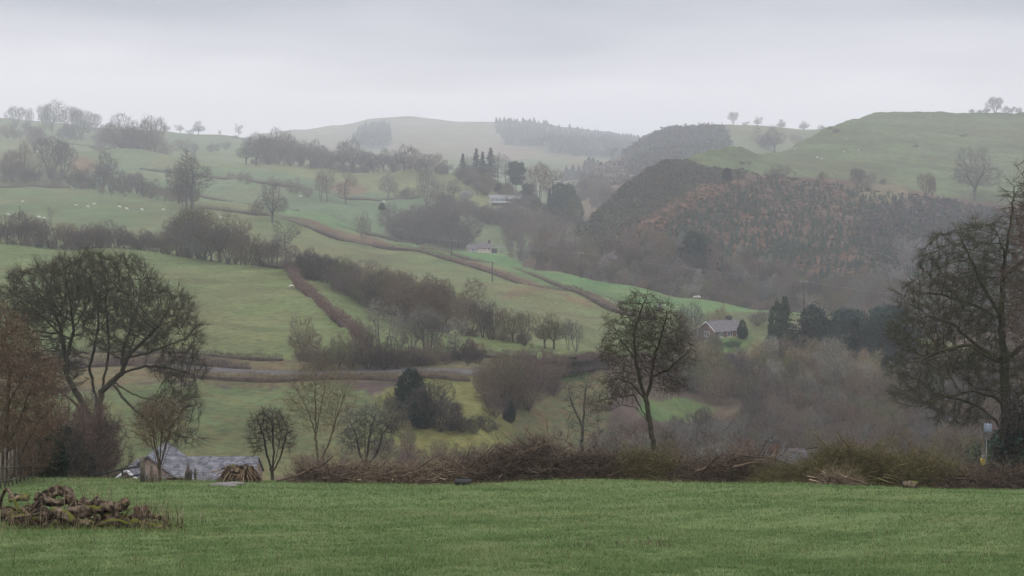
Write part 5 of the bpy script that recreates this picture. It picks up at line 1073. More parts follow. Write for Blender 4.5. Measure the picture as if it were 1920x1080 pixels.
# pale farm in the gap
Yf = 930; m = Yf / F
def shed(u, v, L_, he, hr, W, wall_m, roof_m, label, rz=0, nm='farm_building', wins=0):
    b = on('left', u, v); s_ = empty(nm, b, rz); tag(s_, label, 'farm building', 'pale farm in the valley gap')
    gable(s_, L_, W, he, hr, wall_m, roof_m, over=.4, below=3)
    for k in range(wins): window(s_, ((k - (wins - 1) / 2) * L_ / (wins + .5), -W / 2 - .03, he * .55), 1.2, 1.3)
shed(932, 379, 10, 2.8, 1.8, 6, M_RENDW, M_SHEET, 'left house of the pale farm, white walled with a light roof', .1, wins=3)
shed(955, 378, 15, 2.4, 2.2, 8, M_DARK, M_SHEET, 'middle barn of the pale farm, long with light grey roof', -.05)
shed(974, 374, 8, 3.2, 1.6, 6, M_RENDW, M_SHEET, 'right barn of the pale farm, taller and white ended', .15, wins=1)
shed(942, 385, 13, 1.8, .8, 5, M_DARK, M_SHEET, 'lowest shed of the pale farm, long and dark fronted', .05)
shed(873, 370, 6, 2.2, 1.0, 5, M_RENDW, M_SHEET, 'small white shed alone left of the pale farm', .05)
b = on('distant', 1048, 326); s_ = empty('white_house', b); tag(s_, 'tiny white house among the fields at the head of the valley', 'house'); gable(s_, 9, 7, 4.5, 3, M_WHITE, M_TILE, below=3)
# box beside the field track
b = on('fields', 1237, 582); bx_ = empty('storage_tank', b + np.array([0, 0, -.1])); tag(bx_, 'pale blue grey upright tank in the bright field, seen through the hawthorn top', 'tank')
G = Geo(); G.box((0, 0, 1.4), (1.3, 1.1, 2.2)); G.obj('body', M_METAL, bx_); G = Geo(); G.box((0, 0, 2.56), (1.45, 1.25, .12)); G.obj('lid', M_DARK, bx_)
for sx in (-.5, .5): G = Geo(); G.box((sx, 0, .15), (.12, .9, .3)); G.obj('leg', M_DARK, bx_)
# ------------------------------------------------------------------ power line
tops = []
def pole(sh, u, vb, vt, label, arm=2.2, name='power_pole', z=None):
    b = on(sh, u, vb) if sh else P(u, vb, z); h = (vb - vt) * b[1] / F; r = empty(name, b); tag(r, label, 'power pole', 'wooden power poles')
    G = Geo(); G.tube([(0, 0, -.6), (0, 0, h)], [.24, .18], 8); G.obj('pole', M_POLE, r)
    G = Geo(); G.box((0, -.1, h - .25), (arm, .16, .2)); G.obj('crossarm', M_METAL, r)
    for s in (-1, 0, 1):
        G = Geo(); G.tube([(s * arm * .45, -.1, h - .2), (s * arm * .45, -.1, h + .12)], [.06, .04], 6); G.obj('insulator', M_WHITE, r)
    return b + np.array([0, 0, h])
t1 = pole('fields', 751, 452, 424, 'power pole at the left end of the line, before the dark copse')
t2 = pole('fields', 847, 483, 446, 'power pole standing in the bright strip above the long hedge')
t3 = pole('fields', 1089, 526, 479, 'power pole in the middle of the bright green field')
t4 = pole('fields', 1507, 604, 541, 'power pole rising from the evergreens right of the bungalow')
t5 = P(1690, 553, 400); t5b = pole('right', 1690, 590, 553, 'power pole at the right end of the line, left of the big oak')
pole('fields', 923, 526, 482, 'pale power pole below the rendered farmhouse', arm=1.2)
pole('fields', 37, 417, 384, 'power pole at the far left edge of the sheep pasture', arm=1.2)
M_WIRE = noise_mat('wire', (.20, .20, .20), (.26, .26, .26))
def wire(a, b, label, sag=.02, r=.035):
    G = Geo(); n = 24; L_ = np.linalg.norm(b - a); pts = [a * (1 - t) + b * t - np.array([0, 0, 4 * sag * L_ * t * (1 - t) * .5]) for t in np.linspace(0, 1, n)]
    G.tube(pts, r, 4); o = G.obj('power_line', M_WIRE); tag(o, label, 'power line', 'power lines across the valley')
wire(t1, t2, 'power line span left of the rendered farmhouse'); wire(t2, t3, 'power line span in front of the rendered farmhouse'); wire(t3, t4, 'long power line span above the bright green field', .012); wire(t4, t5b, 'power line span running to the big oak at the right', .006)
# steel transformer pole at the right of the meadow
Yt = 95; b = P(1843, 945, Yt); m = Yt / F; tp = empty('transformer_pole', b); tag(tp, 'weathered pole with grey transformer can and yellow warning band, left of the big oak', 'utility pole')
G = Geo(); G.tube([(0, 0, -1), (0, 0, 152 * m)], [.14, .11], 10); G.obj('pole', M_WOOD, tp)
G = Geo(); G.tube([(.2, -.1, 40 * m), (.2, -.1, 126 * m)], .035, 6); G.obj('cable_duct', M_METAL, tp)
M_TRANS = noise_mat('transformer_paint', (.20, .23, .28), (.26, .29, .34), scale=3); M_YEL = noise_mat('yellow_sign', (.55, .42, .04), (.62, .48, .05), scale=2)
G = Geo(); G.tube([(.24, -.25, 136 * m), (.24, -.25, 138 * m), (.24, -.25, 151 * m), (.24, -.25, 152 * m)], [.22, .26, .26, .23], 16); tr = G.obj('transformer', M_TRANS, tp)
G = Geo()
for s in (-.1, .1): G.tube([(.24 + s, -.25, 152 * m), (.24 + s, -.25, 158 * m)], [.04, .03], 6)
G.obj('bushing', M_DARK, tr)
G = Geo(); G.tube([(0, 0, 72 * m), (0, 0, 86 * m)], .165, 12); G.obj('warning_band', M_YEL, tp)
G = Geo(); G.tube([(.05, -.04, 87 * m), (.05, -.04, 92 * m)], [.22, .16], 12); G.obj('collar', M_METAL, tp)
# ------------------------------------------------------------------ sheep (skin over a small skeleton, then shared)
def sheep_mesh(graze):
    me_ = bpy.data.meshes.new('sheep_skeleton')
    hz_ = .35 if graze else .98
    V = [(0, -.42, .68), (0, 0, .72), (0, .38, .70), (0, .58, .78 if not graze else .55), (0, .78, hz_), (0, .93, hz_ - .1)]
    Ed = [(0,1), (1,2), (2,3), (3,4), (4,5)]; R = [.25, .30, .25, .13, .11, .06]
    for x in (-.13, .13):
        for y, a in ((-.42, 0), (.36, 2)):
            i = len(V); V += [(x, y, .38), (x, y + (-.03 if a == 0 else .02), .0)]; Ed += [(a, i), (i, i + 1)]; R += [.075, .045]
    for x in (-.12, .12):
        i = len(V); V += [(x, .76, hz_ + .03)]; Ed.append((4, i)); R.append(.035)
    me_.from_pydata(V, Ed, []); o = bpy.data.objects.new('tmp', me_); C.objects.link(o); md = o.modifiers.new('s', 'SKIN'); me_.skin_vertices[0].data[0].use_root = True
    for k, r in enumerate(R): me_.skin_vertices[0].data[k].radius = (r, r)
    o.modifiers.new('u', 'SUBSURF').levels = 1; dg = bpy.context.evaluated_depsgraph_get(); dg.update(); nm = bpy.data.meshes.new_from_object(o.evaluated_get(dg)); bpy.data.objects.remove(o)
    nm.materials.clear(); nm.materials.append(noise_mat('fleece', (.52, .49, .43), (.66, .63, .56), scale=9, bump=.5)); return nm
SH = [sheep_mesh(True), sheep_mesh(False)]
def flock(sh, spots, phrase, group, s=1.25):
    spots = sorted(spots); n = len(spots)
    for i, (u, v) in enumerate(spots):
        o = link('sheep', SH[rnd.randrange(2)]); b = on(sh, u, v); o.location = b; o.rotation_euler = (0, 0, pick(1.4, -1.5, 1.9, -1.1)); o.scale = (s, s, s)
        tag(o, f"{'leftmost' if i == 0 else 'rightmost' if i == n - 1 else ORD[i]} white sheep {'from the left ' if 0 < i < n - 1 else ''}{phrase}" if n > 1 else f'white sheep {phrase}', 'sheep', group)
flock('fields', [(17,402), (42,387), (74,409), (82,411), (142,389.5), (165,389.5), (178,387), (225,387), (238,390), (267,397.5), (307,396), (386,404), (415,412)], 'grazing in the upper left pasture', 'sheep in the upper left pasture')
flock('right', [(1490,281), (1532,293), (1540,299.5), (1583,284), (1587,260), (1610,280), (1745,217), (1811,261)], 'on the green right hill', 'sheep on the right hill', 1.0)
flock('left', [(564,368), (719,375)], 'in the middle hill field', 'sheep in the middle hill field', 1.6)
flock('fields', [(1304,552), (1311,552.5)], 'lying at the crest of the bright green field', 'sheep at the crest of the bright field', 1.0)
flock('valley', [(547,536)], 'beside the red brown hedge of the large field', None, .9)
# ------------------------------------------------------------------ fences and gate
def post(p, h, r, label, group, name='fence_post', mat=None, lean=(0, 0)):
    G = Geo(); G.tube([(0, 0, -.3), (lean[0] * .5, lean[1] * .5, h * .5), (lean[0], lean[1], h)], [r * 1.05, r, r * .9], 6); o = G.obj(name, mat or M_WOOD); o.location = p; tag(o, label, 'post', group); return o
G = Geo(); f0 = on('fields', 1384, 606); f1 = on('fields', 1464, 600); r = empty('field_fence', f0); tag(r, 'wooden post fence on the bright green field right of the bungalow', 'fence', 'field fences')
for k in range(16):
    t = k / 15; p = f0 * (1 - t) + f1 * t - f0; G = Geo(); G.tube([(p[0], p[1], p[2] - .3), (p[0], p[1], p[2] + 1.5)], .09, 5); G.obj('post', M_WOOD, r)
G = Geo(); d = f1 - f0; 
for z in (.5, .9, 1.3): G.tube([(0, 0, z), (d[0], d[1], d[2] + z)], .025, 4)
G.obj('wires', M_WIRE, r)
r = empty('boundary_fence', near(0, 44)); tag(r, 'row of split wooden stakes under the copper beech at the left edge', 'fence'); o0 = near(0, 44)
for k in range(15):
    u = -30 + k * 7.5 + rnd.random() * 3; Y = 38 + k * .9; p = near(u, Y) - o0; G = Geo(); h = 1.0 + .25 * rnd.random(); G.tube([(p[0], p[1], p[2] - .2), (p[0] + .05 * rnd.random(), p[1], p[2] + h)], [.035, .028], 6); G.obj('stake', M_WOOD, r)
G = Geo(); a, b = near(-30, 38) - o0, near(75, 50.6) - o0
for z in (.35, .75): G.tube([a + [0, 0, z], b + [0, 0, z]], .02, 5)
G.obj('rail', M_WOOD, r)
g0, g1 = near(172, 50.5), near(266, 48.5); r = empty('field_gate', g0); tag(r, 'dark wooden field gate with long rails left of the thick post', 'gate'); d = g1 - g0
for z in (.12, .42):
    G = Geo(); G.tube([(0, 0, z), (d[0], d[1], d[2] + z + .05)], .035, 6); G.obj('rail', M_DARK, r)
for t in (0, .33, .62):
    G = Geo(); p = d * t; G.tube([(p[0], p[1], p[2] - .2), (p[0], p[1], p[2] + .5)], .035, 6); G.obj('upright', M_DARK, r)
post(near(267, 45.5), .82, .085, 'thick square topped post between the gate and the pollard', 'posts near the cottage')
post(near(284, 48), .5, .05, 'thin grey stake right beside the pollard stump', 'posts near the cottage')
for u, h, lb in ((347, .42, 'leaning stake before the slate roof, leftmost of four'), (353, .62, 'tallest stake before the slate roof, right of the leaning one'), (358, .4, 'mossy short post before the slate roof'), (366, .42, 'short post before the slate roof, rightmost of four')):
    post(near(u, 49), h, .05, lb, 'posts near the cottage', lean=(.08 if h == .42 and u < 350 else 0, 0))
G = Geo(); a, b = near(270, 49), near(420, 50); 
for z in (.25, .45): G.tube([a + [0, 0, z], (a + b) / 2 + [0, 0, z - .03], b + [0, 0, z]], .012, 4)
o = G.obj('fence_wire', M_WIRE); tag(o, 'thin sagging fence wires before the slate roof', 'fence wire')
# ------------------------------------------------------------------ brushwood heaps along the meadow's edge
def stick_mat(name, c1, c2, c3):
    m, t, b = new_mat(name, .9); g = N('ShaderNodeNewGeometry', t); r = N('ShaderNodeValToRGB', t); r.color_ramp.elements[0].color = (*c1, 1); r.color_ramp.elements[1].color = (*c3, 1)
    e = r.color_ramp.elements.new(.55); e.color = (*c2, 1); t.links.new(g.outputs['Random Per Island'], r.inputs[0]); t.links.new(r.outputs[0], b.inputs['Base Color']); return m
M_BR1 = stick_mat('brushwood_tan', (.025, .018, .013), (.12, .085, .06), (.36, .28, .19))
M_BR2 = stick_mat('brushwood_dark', (.014, .010, .009), (.055, .038, .03), (.22, .165, .12))
M_BR3 = stick_mat('brushwood_mossy', (.03, .026, .014), (.085, .075, .03), (.20, .16, .085))
def heap(u0, u1, Y, hpx, label, mat, n=420, seed=1, up=.12, depth=1.2, big=8, slant=0.0, ln=1.0, prof=None):
    rs = np.random.RandomState(seed); m = Y / F; c = near((u0 + u1) / 2, Y); hw = (u1 - u0) * m / 2; h = hpx * m
    prof = prof or (lambda t: (1 - abs(t) ** 2.2) ** .5)
    T, K = Geo(), Geo(); A0, A1, R0, R1 = [], [], [], []; TB, TD = [], []
    for k in range(n):
        bigk = k < big * 3; x = rs.uniform(-1, 1); y = rs.uniform(-1, 1) * depth * .5; top = h * prof(x) * (1 - .5 * (2 * y / depth) ** 2)
        z = top * (rs.rand() ** .75) * .9; a = rs.randn() * .5 + slant * np.sign(-x + .2); L_ = ln * (1.7 if bigk else 1.0) * rs.uniform(.35, 1.2)
        sgn = 1 if rs.rand() < .5 else -1; d = np.array([math.cos(a) * sgn, math.sin(a) * .6, rs.randn() * .28 + up]); d /= np.linalg.norm(d)
        if bigk: d[2] *= .5
        p = np.array([x * hw, y, z]) - d * L_ * .5; p[2] = max(p[2], .03); seg = 5; r = (rs.uniform(.018, .034) if bigk else rs.uniform(.006, .015)) ; bend = rs.randn(3) * .16
        for s in range(seg):
            d = d + bend / seg * 2 + rs.randn(3) * .13; d /= np.linalg.norm(d); q = p + d * L_ / seg
            gz = float(meadow_z(c[0] + q[0], c[1] + q[1])) - c[2]
            if q[2] < gz + .03: q[2] = gz + .03; d[2] = abs(d[2]) * .5
            A0.append(p); A1.append(q); R0.append(r * (1 - s / seg * .7)); R1.append(r * (1 - (s + 1) / seg * .7)); p = q
            TB.append(q); TD.append(d.copy())
    prisms(T, np.array(A0), np.array(A1), np.array(R0), np.array(R1), 4)
    twigs(T, np.array(TB), np.array(TD), 2, .34, .0042, up=.12, spread=.9, sub=2, rs=rs)
    o = T.obj('brushwood_heap', mat); o.location = c; tag(o, label, 'brushwood', 'brushwood heaps along the meadow edge'); return o
heap(572, 712, 47.2, 26, 'low tan brushwood heap at the left end of the line, branches lying flat', M_BR1, 460, 1, up=.03)
heap(560, 640, 46.6, 17, 'brush trailing on the grass at the very left end of the line', M_BR2, 190, 21, up=.03)
heap(655, 800, 47.5, 30, 'brushwood heap under the grey windswept thorn tree', M_BR1, 470, 2, up=.05)
heap(760, 900, 48.0, 34, 'tan brushwood heap with the black trough pushed into it', M_BR1, 460, 3, up=.08)
heap(860, 1075, 48.2, 62, 'tall dark brushwood heap left of the leaning hawthorn, branches sloping up to the right', M_BR2, 1250, 4, up=.25, slant=.0, ln=1.35, big=16, prof=lambda t: .35 + .65 * max(0, 1 - abs(t - .25) ** 2 * 1.2))
heap(940, 1060, 49.2, 82, 'dark twiggy brush standing highest at the back, left of the hawthorn', M_BR2, 560, 5, up=.5, ln=.9)
heap(1050, 1180, 48.6, 48, 'reddish brushwood heap just left of the hawthorn foot', M_BR2, 640, 6, up=.15)
heap(1150, 1262, 48.6, 52, 'mossy brushwood heap round the hawthorn foot', M_BR3, 640, 7, up=.25)
heap(1262, 1400, 48.4, 40, 'dark brushwood heap right of the hawthorn with a long pale bough on top', M_BR2, 700, 8, up=.15, big=14, prof=lambda t: .5 + .5 * max(0, .5 + t * .5))
heap(1350, 1440, 47.8, 46, 'brown brushwood heap in front of the weathered slate roof, left part', M_BR2, 640, 9, up=.2)
heap(1430, 1600, 46.2, 30, 'low mossy brushwood heap in front of the weathered slate roof, right part', M_BR3, 760, 10, up=.12)
heap(1515, 1690, 47.0, 74, 'tall mossy brushwood heap right of the weathered slate roof', M_BR3, 1100, 11, up=.3, big=14)
heap(1540, 1600, 44.6, 16, 'small tangle of grey sticks lying out on the grass', M_BR1, 120, 12, up=.02, ln=.6, depth=.5)
heap(1680, 1790, 46.0, 60, 'mossy heap of brush behind the sawn log', M_BR3, 620, 13, up=.25)
heap(1770, 1900, 45.4, 24, 'low dark brushwood heap under the transformer pole', M_BR2, 640, 14, up=.05)
heap(1860, 2000, 45.0, 44, 'dark brushwood heap at the right edge under the oak', M_BR2, 560, 15, up=.15)
def bough(pts, r, label, mat, group='loose boughs on the brushwood'):
    p = np.array([near(u, Y) + [0, 0, z] for u, Y, z in pts]); o0 = p[0]; G = Geo(); t = np.linspace(0, 1, len(p)); tt = np.linspace(0, 1, len(p) * 4)
    q = np.stack([np.interp(tt, t, p[:, i]) for i in range(3)], -1) - o0; q[1:-1] += NR.randn(len(q) - 2, 3) * r * .35; G.tube(q, np.linspace(r, r * .35, len(q)), 7)
    twigs(G, q[3:], unit(np.gradient(q, axis=0))[3:], 2, .5, .006, up=.2, sub=2); o = G.obj('fallen_bough', mat); o.location = o0; tag(o, label, 'bough', group)
bough([(1258,48,.1), (1300,48,.3), (1345,48,.62), (1400,48,1.05)], .05, 'long pale bough rising to the right over the dark heap', M_BR1)
bough([(1375,47,.55), (1420,47,.75), (1460,47.4,.95), (1500,47.6,1.1)], .035, 'thin pale bough in front of the weathered slate roof', M_BR1)
bough([(1385,46.5,.95), (1440,46.8,.85), (1485,47,.62), (1530,47,.5)], .03, 'dark bough sloping down to the right before the weathered roof', M_BR2)
bough([(610,47,.25), (660,47,.4), (720,47,.32), (775,47,.5)], .04, 'pale bough lying along the top of the left heaps', M_BR1)
bough([(885,48,.3), (930,48,.6), (985,48.2,1.0), (1040,48.5,1.25)], .05, 'long bough rising to the right over the tall dark heap', M_BR1)
bough([(1688,46,.1), (1700,46,.5), (1690,46.2,.85), (1670,46.4,1.0)], .06, 'mossy crooked bough standing up behind the sawn log', M_BR3)
bough([(1760,45.6,.2), (1740,46,.75), (1718,46.3,.95)], .07, 'dark mossy root like bough right of the sawn log', M_BR3)
bough([(1790,45,.35), (1850,45,.3), (1920,45,.1), (1980,45,.0)], .03, 'long thin stem lying along the right hand heap', M_BR2)
# scrub growing up behind the heaps
sp = []
for i in range(95):
    u = rnd.uniform(700, 1920); Y = rnd.uniform(53, 62); b = near(u, Y); top = 872 + rnd.random() * 20 if u < 900 else 850 + rnd.random() * 30 if u < 1100 else 826 + rnd.random() * 46
    if 1395 < u < 1530 or 1785 < u < 1895: top = 896
    sp.append((b[0], b[1], b[2], max(.06, (P(u, top, Y)[2] - b[2]) / 10)))
wood_object('edge_scrub', 'low brown thorn scrub growing up just behind the brushwood heaps', sp, ('bush1', 'bush2', 'thin2'), ('olive', 'brown', 'brown', 'grey'))
# ------------------------------------------------------------------ logs
def log_mat(name, moss):
    m, t, b = new_mat(name, .9); l = t.links; tcn = N('ShaderNodeTexCoord', t); g = N('ShaderNodeNewGeometry', t)
    mpn = N('ShaderNodeMapping', t); mpn.inputs['Scale'].default_value = (1, 1, 1); l.new(tcn.outputs['Object'], mpn.inputs[0])
    n1 = N('ShaderNodeTexNoise', t); n1.inputs['Scale'].default_value = 9; n1.inputs['Detail'].default_value = 8; n1.inputs['Roughness'].default_value = .7; l.new(mpn.outputs[0], n1.inputs['Vector'])
    r = N('ShaderNodeValToRGB', t); r.color_ramp.elements[0].color = (.010, .007, .006, 1); r.color_ramp.elements[1].color = (.22, .165, .115, 1); r.color_ramp.elements[0].position = .42; r.color_ramp.elements[1].position = .66; l.new(n1.outputs['Fac'], r.inputs[0])
    n2 = N('ShaderNodeTexNoise', t); n2.inputs['Scale'].default_value = 3.2; n2.inputs['Detail'].default_value = 5; l.new(mpn.outputs[0], n2.inputs['Vector'])
    sx = N('ShaderNodeSeparateXYZ', t); l.new(g.outputs['Normal'], sx.inputs[0]); ma = N('ShaderNodeMath', t, operation='MULTIPLY_ADD'); l.new(sx.outputs['Z'], ma.inputs[0]); ma.inputs[1].default_value = .22; l.new(n2.outputs['Fac'], ma.inputs[2])
    mr = N('ShaderNodeMapRange', t); mr.inputs[1].default_value = .78 - moss * .25; mr.inputs[2].default_value = .84 - moss * .25; l.new(ma.outputs[0], mr.inputs[0])
    mx_ = N('ShaderNodeMix', t, data_type='RGBA'); l.new(mr.outputs[0], mx_.inputs[0]); l.new(r.outputs[0], mx_.inputs[6]); mx_.inputs[7].default_value = (.085, .088, .018, 1); l.new(mx_.outputs[2], b.inputs['Base Color'])
    bp = N('ShaderNodeBump', t); bp.inputs['Strength'].default_value = .9; bp.inputs['Distance'].default_value = .03; l.new(n1.outputs['Fac'], bp.inputs['Height']); l.new(bp.outputs[0], b.inputs['Normal']); return m
M_LOG = log_mat('gnarled_wood', .05); M_LOGM = log_mat('mossy_wood', .5)
M_CUT = noise_mat('sawn_end', (.07, .042, .03), (.14, .09, .06), scale=14, detail=6, bump=.4)
def gnarl(name, p0, p1, r, label, cat='log', group=None, mat=None, seed=1, bend=.12, lump=.22, cut=True, taper=.8, mid=None):
    rs = np.random.RandomState(seed); p0, p1 = np.array(p0, float), np.array(p1, float); k = 14; n = 14; t = np.linspace(0, 1, k); L_ = np.linalg.norm(p1 - p0)
    side = rs.randn(3) * bend * L_; side = side if mid is None else np.array(mid)
    c = p0[None] * (1 - t)[:, None] + p1[None] * t[:, None] + np.sin(t * math.pi)[:, None] * side[None]; o0 = c[0].copy(); c -= o0
    T = unit(np.gradient(c, axis=0)); a = unit(np.cross(T, [[.1, .2, .97]])); b = np.cross(T, a); th = np.linspace(0, 2 * math.pi, n, endpoint=False)
    rr = r * np.linspace(1, taper, k)[:, None] * (1 + lump * .5 * np.sin(3 * th[None] + 4 * t[:, None] + rs.rand() * 6) + lump * .5 * np.sin(2 * th[None] - 7 * t[:, None] + rs.rand() * 6) + lump * 1.3 * np.convolve(np.tile(rs.randn(n), 3), [.25, .5, .25], 'same')[n:2*n][None] + lump * .30 * rs.randn(k, n))
    rr[0] *= .93; rr[-1] *= .93
    R = c[:, None] + rr[..., None] * (a[:, None] * np.cos(th)[None, :, None] + b[:, None] * np.sin(th)[None, :, None])
    i = np.arange(k - 1)[:, None] * n; j = np.arange(n)[None]; j2 = (j + 1) % n; q = np.stack([i + j, i + n + j, i + n + j2, i + j2], -1).reshape(-1, 4)
    V = R.reshape(-1, 3); V = np.concatenate([V, [c[0] + T[0] * r * .12], [c[-1] - T[-1] * r * .12]]); N0, N1 = len(V) - 2, len(V) - 1
    tri = [(N0, jj, (jj + 1) % n) for jj in range(n)] + [(N1, (k-1)*n + (jj + 1) % n, (k-1)*n + jj) for jj in range(n)]
    me_ = make_mesh(name, V, [q, np.array(tri)], mat or M_LOG); me_.materials.append(M_CUT)
    me_.polygons.foreach_set('material_index', np.r_[np.zeros(len(q), dtype=np.int32), np.full(len(tri), 1 if cut else 0, dtype=np.int32)])
    o = link(name, me_); o.location = o0; tag(o, label, cat, group); return o
YL = min((abs(VH - float(near(150, y_)[2]) * F / y_ - 991), y_) for y_ in np.arange(17, 30, .05))[1]
def lp(u, v, dy=0.0):      # point of the log pile seen at (u, v), dy metres behind its front
    return P(u, v, YL + dy)
GL = 'gnarled logs of the log pile'
LOGS = [
 ((52,962,.1), (74,928,.3), .085, 'steep reddish slab of wood leaning at the left of the log pile', .2, M_LOG),
 ((66,930,.4), (128,938,.5), .10, 'dark broken log along the top left of the log pile', .2, M_LOG),
 ((88,936,.8), (140,950,.7), .13, 'pale ribbed log at the top of the pile, behind the dark one', .25, M_LOG),
 ((95,958,0), (140,978,-.1), .12, 'mossy stumpy log in the front middle of the pile', .2, M_LOGM),
 ((128,958,.2), (190,955,.2), .115, 'thick pale twisted log across the middle of the pile', .3, M_LOG),
 ((150,938,.3), (184,928,.35), .035, 'thin arched branch on top of the pile', .1, M_LOG),
 ((145,944,.5), (188,942,.6), .14, 'round grey log behind the thin arched branch', .2, M_LOG),
 ((184,934,.3), (186,982,.2), .04, 'thin upright broken stem in the middle of the pile', .1, M_LOG),
 ((190,950,.3), (234,938,.1), .135, 'thick log with a round sawn end sticking out at the right of the pile', .12, M_LOG),
 ((205,944,.05), (222,972,-.1), .05, 'crooked forked branch hanging below the sawn end', .2, M_LOG),
 ((2,962,.3), (56,964,.2), .13, 'mossy log lying at the left end of the pile', .2, M_LOGM),
 ((18,975,.1), (64,980,0), .12, 'low mossy log under the left end of the pile', .25, M_LOGM),
 ((60,950,.6), (110,975,.5), .15, 'black hollow log deep inside the left of the pile', .2, M_LOG),
 ((110,972,.5), (200,975,.5), .16, 'dark log deep inside the middle of the pile', .2, M_LOG),
 ((196,965,.4), (240,978,.3), .13, 'dark log low at the right of the pile', .25, M_LOG),
 ((254,968,.2), (276,958,.3), .12, 'rough stump lump at the right end of the pile', .4, M_LOG),
 ((248,976,0), (306,984,-.1), .08, 'bright mossy low log at the right tail of the pile', .3, M_LOGM),
 ((280,966,.2), (318,985,.1), .05, 'thin log sloping down to the right end of the pile', .2, M_LOGM),
 ((150,980,-.1), (176,986,-.15), .07, 'small moss cushion log at the front of the pile', .3, M_LOGM),
 ((190,985,-.1), (250,988,-.2), .06, 'half buried log along the front right of the pile', .3, M_LOGM),
 ((306,990,-.1), (340,987,-.1), .03, 'thin dark stick at the far right tip of the pile', .2, M_LOG),
 ((82,960,-.3), (80,980,-.35), .022, 'short pale upright stick in front of the pile', .05, M_LOG),
 ((72,992,-.35), (108,958,-.3), .02, 'pale straight stick leaning in front of the mossy stumpy log', .03, M_LOG),
]
for k, (a, b, r, lb, lump, mt) in enumerate(LOGS):
    gnarl('log', lp(*a), lp(*b), r * YL / 24.5 * .82, lb, 'log', GL, mt, seed=k + 3, lump=lump * 1.2, bend=.16, taper=.7)
SN = ['rotten wedge of wood', 'splintered root piece', 'curved dead branch', 'broken stick', 'bark covered offcut', 'forked root end']; SW = [('at the left end', 30), ('under the leaning slab', 70), ('beside the mossy stumpy log', 110), ('in the middle', 150), ('below the sawn end', 205), ('near the right tail', 262)]
for a, (wh, uc) in enumerate(SW):
    for c_, kind_ in enumerate(SN):
        u_ = uc + rnd.uniform(-22, 22); v_ = 958 + rnd.uniform(0, 24) + (8 if uc > 230 else 0); an = rnd.uniform(-.9, .9); l_ = rnd.uniform(12, 26)
        gnarl('wood_piece', lp(u_ - l_ * math.cos(an), v_ + l_ * math.sin(an) * .7, rnd.uniform(-.2, .7)), lp(u_ + l_ * math.cos(an), v_ - l_ * math.sin(an) * .7, rnd.uniform(-.2, .7)), rnd.choice((.012, .018, .03, .045)), f'{kind_} {wh} of the log pile', 'wood piece', 'small broken pieces in the log pile', rnd.choice((M_LOG, M_LOG, M_LOGM)), seed=200 + a * 10 + c_, lump=.25, bend=.25, taper=.5)
# sawn log out on the grass, low mossy stump, twig and the trough
b = near(1705, 43.8); gnarl('sawn_log', b + [-.2, .05, .12], b + [.24, -.1, .12], .13, 'short round mossy sawn log lying on the grass before the right brushwood', mat=M_LOG, lump=.08, bend=.01, taper=1.0, seed=60)
b = near(32, 33); gnarl('stump_slab', b + [-.2, 0, .08], b + [.25, .1, .08], .10, 'mossy slab of wood lying by the stakes at the left', mat=M_LOGM, lump=.3, seed=61)
b = near(1773, 18.2); gnarl('fallen_twig', b + [-.05, 0, .03], b + [.07, -.02, .015], .008, 'small brown curled twig lying on the grass at lower right', 'twig', mat=M_LOG, lump=.2, seed=62)
b = near(330, 47.5); gnarl('fallen_branch', b + [-.3, 0, .07], b + [.25, .05, .05], .05, 'short dark branch on the grass right of the pollard stump', 'branch', mat=M_LOG, lump=.25, seed=63)
b = near(868, 46.4); G = Geo()
for (x, z, s1, s2) in ((0, .06, .5, .3), (0, .13, .56, .34)): G.box((0, 0, z), (s1, s2, .1))
tr = G.obj('trough', M_DARK); tr.location = b; tag(tr, 'black plastic trough pushed into the tan brushwood', 'trough')
# uprooted stump with pale stones in front
c = near(446, 46.6); rt = empty('uprooted_stump', c); tag(rt, 'pale uprooted stump with a skirt of ragged roots, before the slate roof', 'stump')
rs = np.random.RandomState(70); G = Geo(); A0, A1, R0, R1 = [], [], [], []
for k in range(170):
    th = rs.rand() * 6.283; r0_ = .12 + .38 * rs.rand(); p = np.array([math.cos(th) * r0_ * .9 + .08, math.sin(th) * r0_ * .5, .50 + .08 * rs.rand()]); d = np.array([math.cos(th) * .55 - .12, math.sin(th) * .4, -1.]); d /= np.linalg.norm(d)
    L_ = .35 + .3 * rs.rand(); r_ = .012 + .025 * rs.rand()
    for s in range(4):
        d = unit((d + rs.randn(3) * .16)[None])[0]; q = p + d * L_ / 4 * 1.25; q[2] = max(q[2], .02); A0.append(p); A1.append(q); R0.append(r_ * (1 - s * .12)); R1.append(r_ * (1 - (s + 1) * .12)); p = q
prisms(G, np.array(A0), np.array(A1), np.array(R0), np.array(R1), 5); G.obj('roots', stick_mat('pale_roots', (.04, .027, .018), (.12, .08, .052), (.24, .18, .115)), rt)
g_ = gnarl('stump', (0.08, 0, .02), (.08, 0, .55), .34, None, None, None, M_LOG, seed=71, lump=.2, taper=.95); g_.parent = rt
M_STONE = noise_mat('pale_stone', (.12, .11, .10), (.21, .195, .185), scale=7, detail=6, bump=.5)
